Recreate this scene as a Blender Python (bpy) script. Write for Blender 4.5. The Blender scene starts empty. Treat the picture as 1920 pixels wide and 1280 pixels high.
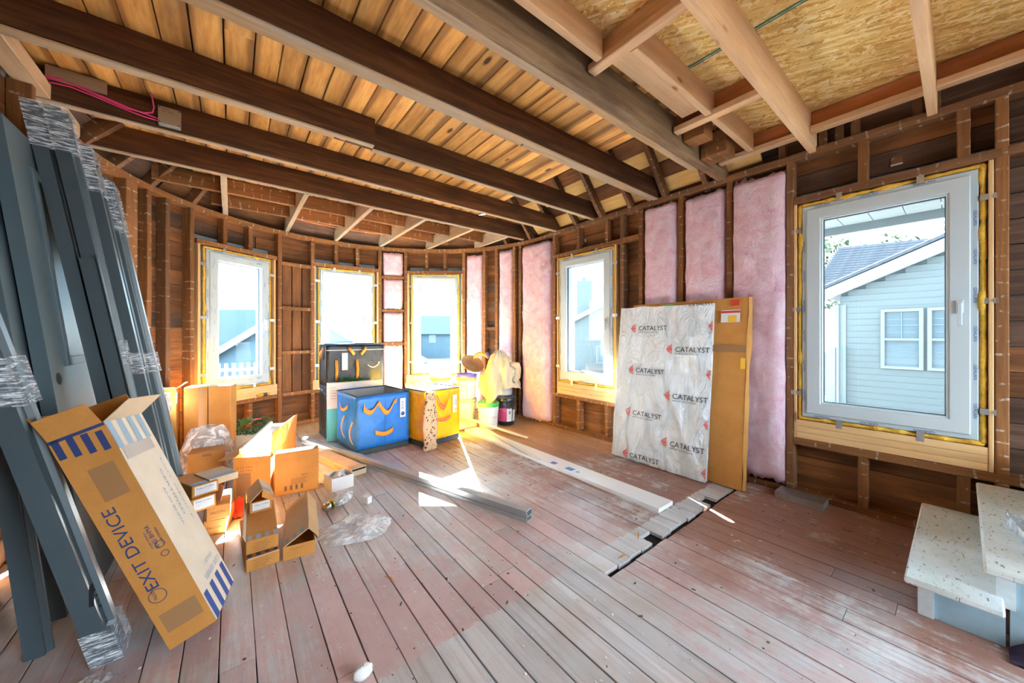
import bpy, bmesh, math, random
from mathutils import Vector, Matrix
from mathutils import noise as mn

random.seed(7)
S = bpy.context.scene
COL = S.collection
PI = math.pi
rad = math.radians

# ------------------------------------------------------------------ camera
EYE = 1.2
cam_d = bpy.data.cameras.new('camera')
cam_d.sensor_width = 36.0
cam_d.lens = 665.0 / 1920.0 * 36.0
cam_d.shift_y = -12.0 / 1920.0
cam_d.clip_start = 0.05
cam_d.clip_end = 400
cam = bpy.data.objects.new('camera', cam_d)
COL.objects.link(cam)
cam.location = (0, 0, EYE)
cam.rotation_euler = (rad(90), 0, rad(-38.27))
S.camera = cam

# ------------------------------------------------------------------ sky
SKY_STRENGTH = 4.5
world = bpy.data.worlds.new('sky')
S.world = world
world.use_nodes = True
wn = world.node_tree.nodes
wl = world.node_tree.links
wn.clear()
w_out = wn.new('ShaderNodeOutputWorld')
w_bg = wn.new('ShaderNodeBackground')
w_tc = wn.new('ShaderNodeTexCoord')
w_no = wn.new('ShaderNodeTexNoise')
w_no.inputs['Scale'].default_value = 2.6
w_no.inputs['Detail'].default_value = 6
w_rp = wn.new('ShaderNodeValToRGB')
w_rp.color_ramp.elements[0].position = 0.40
w_rp.color_ramp.elements[0].color = (0.50, 0.76, 1.0, 1)
w_rp.color_ramp.elements[1].position = 0.62
w_rp.color_ramp.elements[1].color = (0.84, 0.94, 1.0, 1)
wl.new(w_tc.outputs['Generated'], w_no.inputs['Vector'])
wl.new(w_no.outputs['Fac'], w_rp.inputs['Fac'])
wl.new(w_rp.outputs['Color'], w_bg.inputs['Color'])
w_bg.inputs['Strength'].default_value = SKY_STRENGTH
wl.new(w_bg.outputs['Background'], w_out.inputs['Surface'])

# ------------------------------------------------------------------ sun
sun_d = bpy.data.lights.new('sun', 'SUN')
sun_d.energy = 240.0
sun_d.angle = rad(0.6)
sun_d.color = (1.0, 0.985, 0.965)
sun = bpy.data.objects.new('sun', sun_d)
COL.objects.link(sun)
SUN_DIR = Vector((-0.405 * math.cos(rad(32.3)), -0.915 * math.cos(rad(32.3)), -math.sin(rad(32.3))))
sun.rotation_euler = SUN_DIR.to_track_quat('-Z', 'Y').to_euler()
sun.location = (6, 14, 10)

# ------------------------------------------------------------------ exposure
S.view_settings.view_transform = 'Standard'
S.view_settings.look = 'None'
S.view_settings.gamma = 1.0
S.view_settings.use_curve_mapping = False
S.view_settings.exposure = 2.15
# opening behind the camera, added and sized for fill light: (from, to, bottom, top) of the closed wall pieces
BACK_WALL = ((-1.6, 1.0, 0, 2.76), (3.2, 3.4, 0, 2.76), (1.0, 3.2, 2.3, 2.76))
SIDE_WALL = ((-2.4, 1.1, 0, 2.76),)
S.cycles.max_bounces = 10
S.cycles.diffuse_bounces = 6
S.cycles.transparent_max_bounces = 24
S.cycles.caustics_reflective = False
S.cycles.caustics_refractive = False
S.cycles.sample_clamp_indirect = 12.0

# ------------------------------------------------------------------ materials
def new_mat(name):
    m = bpy.data.materials.new(name)
    m.use_nodes = True
    nt = m.node_tree
    return m, nt, nt.nodes['Principled BSDF']

def nd(nt, kind, **kw):
    n = nt.nodes.new(kind)
    for k, v in kw.items():
        if k in n.inputs:
            n.inputs[k].default_value = v
        else:
            setattr(n, k, v)
    return n

def ramp(nt, fac, stops):
    r = nt.nodes.new('ShaderNodeValToRGB')
    e = r.color_ramp.elements
    while len(e) < len(stops):
        e.new(0.5)
    for i, (p, c) in enumerate(stops):
        e[i].position = p
        e[i].color = (c[0], c[1], c[2], 1) if not isinstance(c, (int, float)) else (c, c, c, 1)
    nt.links.new(fac, r.inputs['Fac'])
    return r.outputs['Color']

def mixc(nt, fac, a, b, mode='MIX'):
    m = nt.nodes.new('ShaderNodeMix')
    m.data_type = 'RGBA'
    m.blend_type = mode
    for sock, v in ((m.inputs[0], fac), (m.inputs[6], a), (m.inputs[7], b)):
        if isinstance(v, (int, float)):
            sock.default_value = v
        elif isinstance(v, tuple):
            sock.default_value = (v[0], v[1], v[2], 1)
        else:
            nt.links.new(v, sock)
    return m.outputs[2]

def math_n(nt, op, a, b=None, clamp=False):
    m = nt.nodes.new('ShaderNodeMath')
    m.operation = op
    m.use_clamp = clamp
    for i, v in enumerate((a, b)):
        if v is None:
            continue
        if isinstance(v, (int, float)):
            m.inputs[i].default_value = v
        else:
            nt.links.new(v, m.inputs[i])
    return m.outputs[0]

def bump(nt, bsdf, height, strength=0.3, dist=0.01):
    b = nt.nodes.new('ShaderNodeBump')
    b.inputs['Strength'].default_value = strength
    b.inputs['Distance'].default_value = dist
    nt.links.new(height, b.inputs['Height'])
    nt.links.new(b.outputs['Normal'], bsdf.inputs['Normal'])

def noise_at(nt, vec, scale, detail=4, rough=0.55, dist=0.0):
    n = nt.nodes.new('ShaderNodeTexNoise')
    n.inputs['Scale'].default_value = scale
    n.inputs['Detail'].default_value = detail
    n.inputs['Roughness'].default_value = rough
    n.inputs['Distortion'].default_value = dist
    nt.links.new(vec, n.inputs['Vector'])
    return n.outputs['Fac']

def mapping(nt, vec, scale=(1, 1, 1), rot=(0, 0, 0), loc=(0, 0, 0)):
    m = nt.nodes.new('ShaderNodeMapping')
    m.inputs['Scale'].default_value = scale
    m.inputs['Rotation'].default_value = rot
    m.inputs['Location'].default_value = loc
    nt.links.new(vec, m.inputs['Vector'])
    return m.outputs['Vector']

def grain_vec(nt):
    """UV 'grain' (metres along, metres across) plus a random offset for each piece."""
    uv = nt.nodes.new('ShaderNodeUVMap')
    uv.uv_map = 'grain'
    oi = nt.nodes.new('ShaderNodeObjectInfo')
    sep = nt.nodes.new('ShaderNodeSeparateXYZ')
    nt.links.new(uv.outputs['UV'], sep.inputs[0])
    comb = nt.nodes.new('ShaderNodeCombineXYZ')
    r = oi.outputs['Random']
    nt.links.new(math_n(nt, 'ADD', sep.outputs['X'], math_n(nt, 'MULTIPLY', r, 37.0)), comb.inputs['X'])
    nt.links.new(math_n(nt, 'ADD', sep.outputs['Y'], math_n(nt, 'MULTIPLY', r, 11.0)), comb.inputs['Y'])
    nt.links.new(math_n(nt, 'MULTIPLY', r, 53.0), comb.inputs['Z'])
    return comb.outputs[0], r

def wood(name, stops, rough=0.75, var=0.35, stain=None, stain_amt=0.5, fine=70.0, bstr=0.25, marks=None, knots=None, white=None, edge=None):
    m, nt, b = new_mat(name)
    v, r = grain_vec(nt)
    g1 = noise_at(nt, mapping(nt, v, (1.1, 16, 1)), 1.6, 5, 0.6, 0.6)
    g2 = noise_at(nt, mapping(nt, v, (3.0, fine, 1)), 1.5, 4, 0.6)
    f = math_n(nt, 'ADD', math_n(nt, 'MULTIPLY', g1, 0.65), math_n(nt, 'MULTIPLY', g2, 0.35))
    c = ramp(nt, f, stops)
    if stain:
        s = noise_at(nt, mapping(nt, v, (1.2, 5, 1)), 1.3, 5, 0.65)
        sm = ramp(nt, s, [(0.42, 0.0), (0.68, 1.0)])
        c = mixc(nt, math_n(nt, 'MULTIPLY', sm, stain_amt), c, stain)
    if knots:
        vo = nt.nodes.new('ShaderNodeTexVoronoi')
        vo.inputs['Scale'].default_value = 1.0
        nt.links.new(mapping(nt, v, (2.2, 5.5, 1)), vo.inputs['Vector'])
        km = ramp(nt, vo.outputs['Distance'], [(0.06, 1.0), (0.11, 0.0)])
        c = mixc(nt, km, c, knots)
    if white:
        wv = nt.nodes.new('ShaderNodeTexWave')
        wv.wave_type = 'BANDS'
        wv.bands_direction = 'X'
        wv.inputs['Scale'].default_value = 4.0
        wv.inputs['Distortion'].default_value = 3.5
        nt.links.new(v, wv.inputs['Vector'])
        wm = ramp(nt, wv.outputs['Fac'], [(0.93, 0.0), (0.98, 1.0)])
        wb = noise_at(nt, mapping(nt, v, (4, 9, 1)), 2.0, 4, 0.7)
        wbm = ramp(nt, wb, [(0.5, 0.0), (0.62, 1.0)])
        c = mixc(nt, math_n(nt, 'MULTIPLY', math_n(nt, 'MULTIPLY', wm, wbm), 0.6), c, white)
    if edge:
        uvn = nt.nodes.new('ShaderNodeUVMap')
        uvn.uv_map = 'grain'
        sp = nt.nodes.new('ShaderNodeSeparateXYZ')
        nt.links.new(uvn.outputs['UV'], sp.inputs[0])
        yy = math_n(nt, 'ADD', math_n(nt, 'SUBTRACT', sp.outputs['Y'], 0.359), math_n(nt, 'MULTIPLY', math_n(nt, 'SUBTRACT', r, 0.5), 0.05))
        wob = math_n(nt, 'MULTIPLY', math_n(nt, 'SUBTRACT', noise_at(nt, mapping(nt, v, (2.5, 8, 1)), 1.5, 4), 0.5), 0.03)
        em = ramp(nt, math_n(nt, 'ADD', math_n(nt, 'ABSOLUTE', yy), wob), [(0.040, 0.0), (0.056, 1.0)])
        c = mixc(nt, math_n(nt, 'MULTIPLY', em, 0.62), c, edge)
    hs = nt.nodes.new('ShaderNodeHueSaturation')
    nt.links.new(c, hs.inputs['Color'])
    nt.links.new(math_n(nt, 'ADD', math_n(nt, 'MULTIPLY', r, var * 2), 1.0 - var), hs.inputs['Value'])
    nt.links.new(hs.outputs['Color'], b.inputs['Base Color'])
    b.inputs['Roughness'].default_value = rough
    b.inputs['Specular IOR Level'].default_value = 0.25
    bump(nt, b, f, bstr, 0.006)
    return m

def plain(name, col, rough=0.6, metal=0.0, spec=0.5, var=0.0, nscale=8.0, namt=0.0, bstr=0.0, bscale=40.0, alpha=None, col2=None, trans=0.0, coat=0.0):
    m, nt, b = new_mat(name)
    tc = nt.nodes.new('ShaderNodeTexCoord')
    ob = tc.outputs['Object']
    if namt > 0:
        n = noise_at(nt, ob, nscale, 5, 0.6)
        c2 = col2 if col2 else tuple(x * 0.6 for x in col)
        c = mixc(nt, math_n(nt, 'MULTIPLY', ramp(nt, n, [(0.4, 0.0), (0.65, 1.0)]), namt), col, c2)
        if var > 0:
            oi = nt.nodes.new('ShaderNodeObjectInfo')
            hs = nt.nodes.new('ShaderNodeHueSaturation')
            nt.links.new(c, hs.inputs['Color'])
            nt.links.new(math_n(nt, 'ADD', math_n(nt, 'MULTIPLY', oi.outputs['Random'], var * 2), 1 - var), hs.inputs['Value'])
            c = hs.outputs['Color']
        nt.links.new(c, b.inputs['Base Color'])
    else:
        b.inputs['Base Color'].default_value = (col[0], col[1], col[2], 1)
    b.inputs['Roughness'].default_value = rough
    b.inputs['Metallic'].default_value = metal
    b.inputs['Specular IOR Level'].default_value = spec
    b.inputs['Coat Weight'].default_value = coat
    if bstr > 0:
        bump(nt, b, noise_at(nt, ob, bscale, 4, 0.6), bstr, 0.01)
    return m

M = {}
M['joist'] = wood('old_joist_wood', [(0.25, (0.032, 0.012, 0.005)), (0.5, (0.105, 0.036, 0.011)), (0.75, (0.21, 0.083, 0.028))], 0.7, 0.25, (0.02, 0.010, 0.006), 0.5)
M['joist_worn'] = wood('worn_joist_wood', [(0.2, (0.10, 0.055, 0.025)), (0.5, (0.24, 0.145, 0.075)), (0.8, (0.36, 0.25, 0.15))], 0.8, 0.1, (0.08, 0.045, 0.025), 0.7)
M['lath'] = wood('furring_strip_wood', [(0.2, (0.22, 0.12, 0.055)), (0.5, (0.40, 0.25, 0.13)), (0.8, (0.52, 0.37, 0.22))], 0.8, 0.15, (0.34, 0.32, 0.29), 0.6)
M['deck'] = wood('ceiling_plank_wood', [(0.2, (0.44, 0.15, 0.026)), (0.45, (0.76, 0.355, 0.085)), (0.8, (0.95, 0.56, 0.19))], 0.6, 0.22, (0.20, 0.07, 0.02), 0.6, fine=45, knots=(0.10, 0.035, 0.012), edge=(0.16, 0.055, 0.016))
M['stud'] = wood('old_stud_wood', [(0.2, (0.11, 0.038, 0.011)), (0.5, (0.25, 0.10, 0.031)), (0.8, (0.38, 0.18, 0.063))], 0.75, 0.22, (0.12, 0.05, 0.022), 0.5, white=(0.62, 0.55, 0.47))
M['stud_dark'] = wood('dark_stud_wood', [(0.2, (0.09, 0.036, 0.015)), (0.5, (0.20, 0.09, 0.038)), (0.8, (0.32, 0.165, 0.08))], 0.75, 0.2, (0.06, 0.025, 0.012), 0.5, white=(0.5, 0.43, 0.36))
M['sheath'] = wood('wall_sheathing_wood', [(0.2, (0.075, 0.027, 0.010)), (0.5, (0.215, 0.084, 0.028)), (0.8, (0.34, 0.15, 0.055))], 0.8, 0.35, (0.045, 0.022, 0.014), 0.7)
M['sheath_grey'] = wood('weathered_sheathing_wood', [(0.2, (0.05, 0.028, 0.02)), (0.5, (0.13, 0.07, 0.045)), (0.8, (0.23, 0.14, 0.095))], 0.85, 0.35, (0.03, 0.017, 0.012), 0.7)
M['new'] = wood('new_lumber', [(0.2, (0.50, 0.27, 0.13)), (0.5, (0.68, 0.43, 0.24)), (0.8, (0.80, 0.57, 0.36))], 0.65, 0.1, (0.52, 0.29, 0.15), 0.35, fine=40, bstr=0.1, knots=(0.30, 0.13, 0.05))
M['new_pine'] = wood('new_pine_sill', [(0.2, (0.52, 0.29, 0.12)), (0.5, (0.70, 0.44, 0.20)), (0.8, (0.80, 0.57, 0.30))], 0.6, 0.1, (0.55, 0.27, 0.10), 0.4, fine=30, bstr=0.1, knots=(0.25, 0.10, 0.04))
M['red_lumber'] = wood('red_rim_board', [(0.2, (0.26, 0.085, 0.03)), (0.5, (0.42, 0.16, 0.065)), (0.8, (0.52, 0.23, 0.10))], 0.65, 0.1)
M['roof_pine'] = wood('yellow_roof_board', [(0.2, (0.50, 0.27, 0.07)), (0.5, (0.70, 0.44, 0.15)), (0.8, (0.80, 0.56, 0.24))], 0.65, 0.12, (0.42, 0.2, 0.05), 0.4, knots=(0.22, 0.08, 0.02))

def make_osb():
    m, nt, b = new_mat('oriented_strand_board')
    tc = nt.nodes.new('ShaderNodeTexCoord')
    base = tc.outputs['Object']
    wob = nt.nodes.new('ShaderNodeTexNoise')
    wob.inputs['Scale'].default_value = 3.0
    nt.links.new(base, wob.inputs['Vector'])
    cols = []
    for ang, sc in ((0.1, (9, 60, 1)), (0.75, (9, 55, 1)), (-0.5, (8, 62, 1))):
        vv = mapping(nt, base, (1, 1, 1), (0, 0, ang + PI / 2))
        vv = mapping(nt, vv, sc)
        vo = nt.nodes.new('ShaderNodeTexVoronoi')
        vo.inputs['Scale'].default_value = 1.0
        vo.inputs['Randomness'].default_value = 1.0
        nt.links.new(vv, vo.inputs['Vector'])
        sep = nt.nodes.new('ShaderNodeSeparateColor')
        nt.links.new(vo.outputs['Color'], sep.inputs[0])
        cols.append(sep.outputs[0])
    sel = noise_at(nt, base, 26.0, 3, 0.7)
    k1 = ramp(nt, sel, [(0.44, 0.0), (0.47, 1.0)])
    k2 = ramp(nt, noise_at(nt, mapping(nt, base, (1, 1, 1), (0, 0, 0), (3, 5, 0)), 22.0, 3, 0.7), [(0.58, 0.0), (0.61, 1.0)])
    f = mixc(nt, k2, mixc(nt, k1, cols[0], cols[2]), cols[1])
    c = ramp(nt, f, [(0.0, (0.55, 0.28, 0.06)), (0.35, (0.79, 0.50, 0.15)), (0.7, (0.90, 0.63, 0.23)), (1.0, (0.97, 0.82, 0.48))])
    c = mixc(nt, math_n(nt, 'MULTIPLY', ramp(nt, noise_at(nt, base, 1.7, 4, 0.6), [(0.4, 0.0), (0.7, 1.0)]), 0.3), c, (0.50, 0.29, 0.11))
    nt.links.new(c, b.inputs['Base Color'])
    b.inputs['Roughness'].default_value = 0.7
    b.inputs['Specular IOR Level'].default_value = 0.25
    bump(nt, b, f, 0.25, 0.004)
    return m
M['osb'] = make_osb()

def make_floor():
    m, nt, b = new_mat('worn_painted_floor_board')
    v, r = grain_vec(nt)
    geo = nt.nodes.new('ShaderNodeNewGeometry')
    pos = geo.outputs['Position']
    sep = nt.nodes.new('ShaderNodeSeparateXYZ')
    nt.links.new(pos, sep.inputs[0])
    X, Y = sep.outputs['X'], sep.outputs['Y']
    # bare weathered wood
    g = noise_at(nt, mapping(nt, v, (1.2, 26, 1)), 1.6, 5, 0.6, 0.5)
    bare = ramp(nt, g, [(0.25, (0.37, 0.37, 0.375)), (0.5, (0.55, 0.56, 0.575)), (0.8, (0.69, 0.70, 0.72))])
    bare = mixc(nt, math_n(nt, 'MULTIPLY', ramp(nt, noise_at(nt, pos, 3.2, 4), [(0.45, 0.0), (0.7, 1.0)]), 0.5), bare, (0.36, 0.25, 0.15))
    # paint: dusty rose in the middle, red-brown along the wall, orange-brown varnish towards the bay
    rose = mixc(nt, noise_at(nt, pos, 5.0, 5, 0.7), (0.45, 0.28, 0.265), (0.64, 0.51, 0.52))
    redb = mixc(nt, noise_at(nt, mapping(nt, pos, (9, 2.5, 1)), 2.0, 5, 0.7), (0.21, 0.085, 0.055), (0.37, 0.20, 0.15))
    amber = mixc(nt, g, (0.26, 0.13, 0.055), (0.43, 0.25, 0.12))
    wob = math_n(nt, 'MULTIPLY', math_n(nt, 'SUBTRACT', noise_at(nt, pos, 2.2, 4), 0.5), 1.1)
    xw = math_n(nt, 'ADD', X, wob)
    yw = math_n(nt, 'ADD', Y, wob)
    m_wall = ramp(nt, math_n(nt, 'SUBTRACT', xw, 1.55, True), [(0.05, 0.0), (0.6, 1.0)])
    paint = mixc(nt, m_wall, rose, redb)
    m_bay = ramp(nt, math_n(nt, 'MULTIPLY', math_n(nt, 'ADD', math_n(nt, 'SUBTRACT', yw, 2.9), math_n(nt, 'MULTIPLY', math_n(nt, 'SUBTRACT', xw, 1.6), 0.9)), 0.6, True), [(0.2, 0.0), (0.75, 1.0)])
    paint = mixc(nt, m_bay, paint, amber)
    # wear: streaks along the boards and big patches
    w1 = noise_at(nt, mapping(nt, v, (2.0, 24, 1)), 2.0, 6, 0.7)
    w2 = noise_at(nt, mapping(nt, pos, (1, 1, 1), (0, 0, 0), (4, 2, 0)), 1.9, 5, 0.65)
    w3 = noise_at(nt, pos, 16.0, 5, 0.7)
    wear = math_n(nt, 'ADD', math_n(nt, 'ADD', math_n(nt, 'MULTIPLY', w1, 0.34), math_n(nt, 'MULTIPLY', w2, 0.44)), math_n(nt, 'MULTIPLY', w3, 0.22))
    # the strip where a wall stood (Y 1.09 - 1.25) never had paint
    strip = math_n(nt, 'MULTIPLY', math_n(nt, 'GREATER_THAN', Y, 1.085), math_n(nt, 'LESS_THAN', math_n(nt, 'ADD', Y, math_n(nt, 'MULTIPLY', math_n(nt, 'SUBTRACT', w3, 0.5), 0.10)), 1.255))
    front = math_n(nt, 'LESS_THAN', Y, 1.09)
    frontwear = ramp(nt, math_n(nt, 'MULTIPLY', math_n(nt, 'SUBTRACT', 2.1, xw), 0.55, True), [(0.0, 0.0), (0.9, 1.0)])
    wear = math_n(nt, 'ADD', wear, math_n(nt, 'MULTIPLY', front, math_n(nt, 'MULTIPLY', frontwear, 0.17)))
    mid = ramp(nt, math_n(nt, 'MULTIPLY', math_n(nt, 'SUBTRACT', yw, 1.75), 0.9, True), [(0.0, 0.0), (0.6, 1.0)])
    wear = math_n(nt, 'ADD', wear, math_n(nt, 'MULTIPLY', math_n(nt, 'MULTIPLY', mid, math_n(nt, 'SUBTRACT', 1.0, m_bay)), 0.075))
    wear = math_n(nt, 'SUBTRACT', wear, math_n(nt, 'MULTIPLY', m_bay, 0.10))
    wear = math_n(nt, 'SUBTRACT', wear, math_n(nt, 'MULTIPLY', m_wall, 0.035))
    wm = ramp(nt, wear, [(0.49, 0.0), (0.56, 0.85)])
    wm = math_n(nt, 'MAXIMUM', wm, math_n(nt, 'MULTIPLY', strip, 0.95))
    c = mixc(nt, wm, paint, bare)
    # little paint drips and dirt
    dv = nt.nodes.new('ShaderNodeTexVoronoi')
    dv.inputs['Scale'].default_value = 9.0
    nt.links.new(pos, dv.inputs['Vector'])
    c = mixc(nt, math_n(nt, 'MULTIPLY', ramp(nt, dv.outputs['Distance'], [(0.05, 1.0), (0.08, 0.0)]), 0.7), c, (0.62, 0.62, 0.6))
    dirt = ramp(nt, noise_at(nt, pos, 38.0, 4, 0.75), [(0.66, 0.0), (0.72, 1.0)])
    c = mixc(nt, math_n(nt, 'MULTIPLY', dirt, 0.55), c, (0.10, 0.07, 0.05))
    hs = nt.nodes.new('ShaderNodeHueSaturation')
    nt.links.new(c, hs.inputs['Color'])
    nt.links.new(math_n(nt, 'ADD', math_n(nt, 'MULTIPLY', r, 0.22), 0.9), hs.inputs['Value'])
    nt.links.new(hs.outputs['Color'], b.inputs['Base Color'])
    rr = nt.nodes.new('ShaderNodeMapRange')
    rr.inputs[3].default_value = 0.22
    rr.inputs[4].default_value = 0.62
    nt.links.new(math_n(nt, 'ADD', math_n(nt, 'MULTIPLY', w3, 0.5), math_n(nt, 'MULTIPLY', w1, 0.5)), rr.inputs[0])
    rr.inputs[1].default_value = 0.35
    rr.inputs[2].default_value = 0.65
    nt.links.new(rr.outputs[0], b.inputs['Roughness'])
    b.inputs['Specular IOR Level'].default_value = 0.5
    bump(nt, b, math_n(nt, 'ADD', math_n(nt, 'MULTIPLY', w1, 0.6), math_n(nt, 'ADD', w3, math_n(nt, 'MULTIPLY', wm, -0.4))), 0.3, 0.006)
    return m
M['floor'] = make_floor()

def make_glass(name, tint, refl):
    m = bpy.data.materials.new(name)
    m.use_nodes = True
    nt = m.node_tree
    nt.nodes.clear()
    out = nt.nodes.new('ShaderNodeOutputMaterial')
    tr = nt.nodes.new('ShaderNodeBsdfTransparent')
    tr.inputs[0].default_value = (tint[0], tint[1], tint[2], 1)
    gl = nt.nodes.new('ShaderNodeBsdfGlossy')
    gl.inputs['Roughness'].default_value = 0.02
    fr = nt.nodes.new('ShaderNodeFresnel')
    fr.inputs['IOR'].default_value = refl
    mx = nt.nodes.new('ShaderNodeMixShader')
    nt.links.new(fr.outputs[0], mx.inputs[0])
    nt.links.new(tr.outputs[0], mx.inputs[1])
    nt.links.new(gl.outputs[0], mx.inputs[2])
    nt.links.new(mx.outputs[0], out.inputs['Surface'])
    return m
M['glass'] = make_glass('window_glass', (0.58, 0.66, 0.68), 1.6)

def make_film(name, lo, hi, sc=(6, 6, 30), rough=0.12, tint=(0.9, 0.95, 1.0), cut=(0.52, 0.68)):
    """crinkled clear plastic: mostly see-through, with white streaks painted in as highlights on the creases."""
    m = bpy.data.materials.new(name)
    m.use_nodes = True
    nt = m.node_tree
    nt.nodes.clear()
    out = nt.nodes.new('ShaderNodeOutputMaterial')
    tc = nt.nodes.new('ShaderNodeTexCoord')
    n = noise_at(nt, mapping(nt, tc.outputs['Object'], sc), 2.0, 5, 0.65, 1.2)
    tr = nt.nodes.new('ShaderNodeBsdfTransparent')
    tr.inputs[0].default_value = (0.96, 0.98, 1.0, 1)
    pr = nt.nodes.new('ShaderNodeBsdfPrincipled')
    pr.inputs['Base Color'].default_value = (tint[0], tint[1], tint[2], 1)
    pr.inputs['Roughness'].default_value = rough
    bump(nt, pr, n, 0.6, 0.01)
    mx = nt.nodes.new('ShaderNodeMixShader')
    nt.links.new(ramp(nt, n, [(cut[0], lo), (cut[1], hi)]), mx.inputs[0])  # opaque white streaks stand in for highlights on the film
    nt.links.new(tr.outputs[0], mx.inputs[1])
    nt.links.new(pr.outputs[0], mx.inputs[2])
    nt.links.new(mx.outputs[0], out.inputs['Surface'])
    return m
M['film'] = make_film('clear_plastic_bag', 0.34, 0.92, (7, 13, 7), cut=(0.46, 0.64))
M['wrap'] = make_film('stretch_wrap', 0.10, 0.95, (7, 7, 60), 0.1, cut=(0.47, 0.62))

def make_pink():
    m, nt, b = new_mat('pink_fibreglass')
    tc = nt.nodes.new('ShaderNodeTexCoord')
    geo = nt.nodes.new('ShaderNodeNewGeometry')
    p = geo.outputs['Position']
    n1 = noise_at(nt, p, 7.0, 6, 0.65, 1.2)
    n2 = noise_at(nt, p, 60.0, 5, 0.7, 2.0)
    f = math_n(nt, 'ADD', math_n(nt, 'MULTIPLY', n1, 0.6), math_n(nt, 'MULTIPLY', n2, 0.4))
    c = ramp(nt, f, [(0.30, (0.66, 0.27, 0.33)), (0.45, (0.86, 0.53, 0.60)), (0.58, (0.93, 0.70, 0.75)), (0.75, (0.96, 0.86, 0.88))])
    nt.links.new(c, b.inputs['Base Color'])
    b.inputs['Roughness'].default_value = 0.95
    b.inputs['Specular IOR Level'].default_value = 0.1
    bump(nt, b, f, 0.9, 0.03)
    return m
M['pink'] = make_pink()

M['pvc'] = plain('white_pvc', (0.50, 0.55, 0.565), 0.28)
M['pvc_film'] = plain('protective_film', (0.46, 0.53, 0.55), 0.35, bstr=0.15, bscale=25)
M['gasket'] = plain('dark_gasket', (0.03, 0.035, 0.05), 0.6)
M['foam'] = plain('yellow_expanding_foam', (0.74, 0.43, 0.045), 0.85, namt=0.6, nscale=30, col2=(0.52, 0.27, 0.03), bstr=0.5, bscale=90)
M['galv'] = plain('galvanised_steel', (0.55, 0.57, 0.58), 0.35, 0.9, namt=0.3, nscale=25)
M['screw'] = plain('dark_screw', (0.12, 0.12, 0.12), 0.4, 0.8)
M['blue_ink'] = plain('blue_ink', (0.04, 0.08, 0.30), 0.7)
M['navy_ink'] = plain('navy_ink', (0.025, 0.045, 0.16), 0.7)
M['black_ink'] = plain('black_ink', (0.02, 0.02, 0.025), 0.7)
M['brown_ink'] = plain('brown_ink', (0.14, 0.07, 0.03), 0.7)
M['pale_ink'] = plain('faded_blue_ink', (0.30, 0.42, 0.55), 0.7)
M['white_ink'] = plain('white_print', (0.7, 0.7, 0.7), 0.6)
M['dark_void'] = plain('dark_backing', (0.025, 0.017, 0.012), 0.95)  # near-black so that gaps between boards read as shade
M['siding'] = plain('white_clapboard', (0.42, 0.52, 0.58), 0.6)
M['teal_mark'] = plain('green_edge_paint', (0.02, 0.20, 0.17), 0.8)

# ------------------------------------------------------------------ geometry helpers
def tag(o, label, cat, group=None, kind=None):
    o['label'] = label
    o['category'] = cat
    if group:
        o['group'] = group
    if kind:
        o['kind'] = kind
    return o

def empty(name, loc=(0, 0, 0), rotz=0.0, rot=None):
    o = bpy.data.objects.new(name, None)
    o.empty_display_size = 0.05
    COL.objects.link(o)
    o.location = loc
    o.rotation_euler = rot if rot else (0, 0, rotz)
    return o

def thing(name, label, cat, loc=(0, 0, 0), rotz=0.0, group=None, kind=None, rot=None):
    return tag(empty(name, loc, rotz, rot), label, cat, group, kind)

def link(name, me, mat=None, parent=None, mw=None, smooth=False):
    if mat is not None and not me.materials:
        me.materials.append(M[mat] if isinstance(mat, str) else mat)
    if smooth:
        for p in me.polygons:
            p.use_smooth = True
    o = bpy.data.objects.new(name, me)
    COL.objects.link(o)
    if parent:
        o.parent = parent
    if mw is not None:
        o.matrix_local = mw
    return o

def mesh(name, verts, faces, mat=None, parent=None, mw=None, smooth=False, uv=None):
    me = bpy.data.meshes.new(name)
    me.from_pydata([tuple(v) for v in verts], [], faces)
    if uv:
        l = me.uv_layers.new(name='grain')
        for p in me.polygons:
            for li in p.loop_indices:
                l.data[li].uv = uv(me.vertices[me.loops[li].vertex_index].co, p)
    me.update()
    return link(name, me, mat, parent, mw, smooth)

def grain_x(co, p):
    return (co.x, co.y + co.z * 1.0 + 0.37)

def frame_mat(p0, p1, up=(0, 0, 1)):
    p0, p1 = Vector(p0), Vector(p1)
    x = (p1 - p0).normalized()
    u = Vector(up)
    y = u.cross(x)
    if y.length < 1e-5:
        y = Vector((0, 1, 0)).cross(x)
    y.normalize()
    z = x.cross(y)
    m = Matrix((x, y, z)).transposed().to_4x4()
    m.translation = (p0 + p1) / 2
    return m

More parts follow.
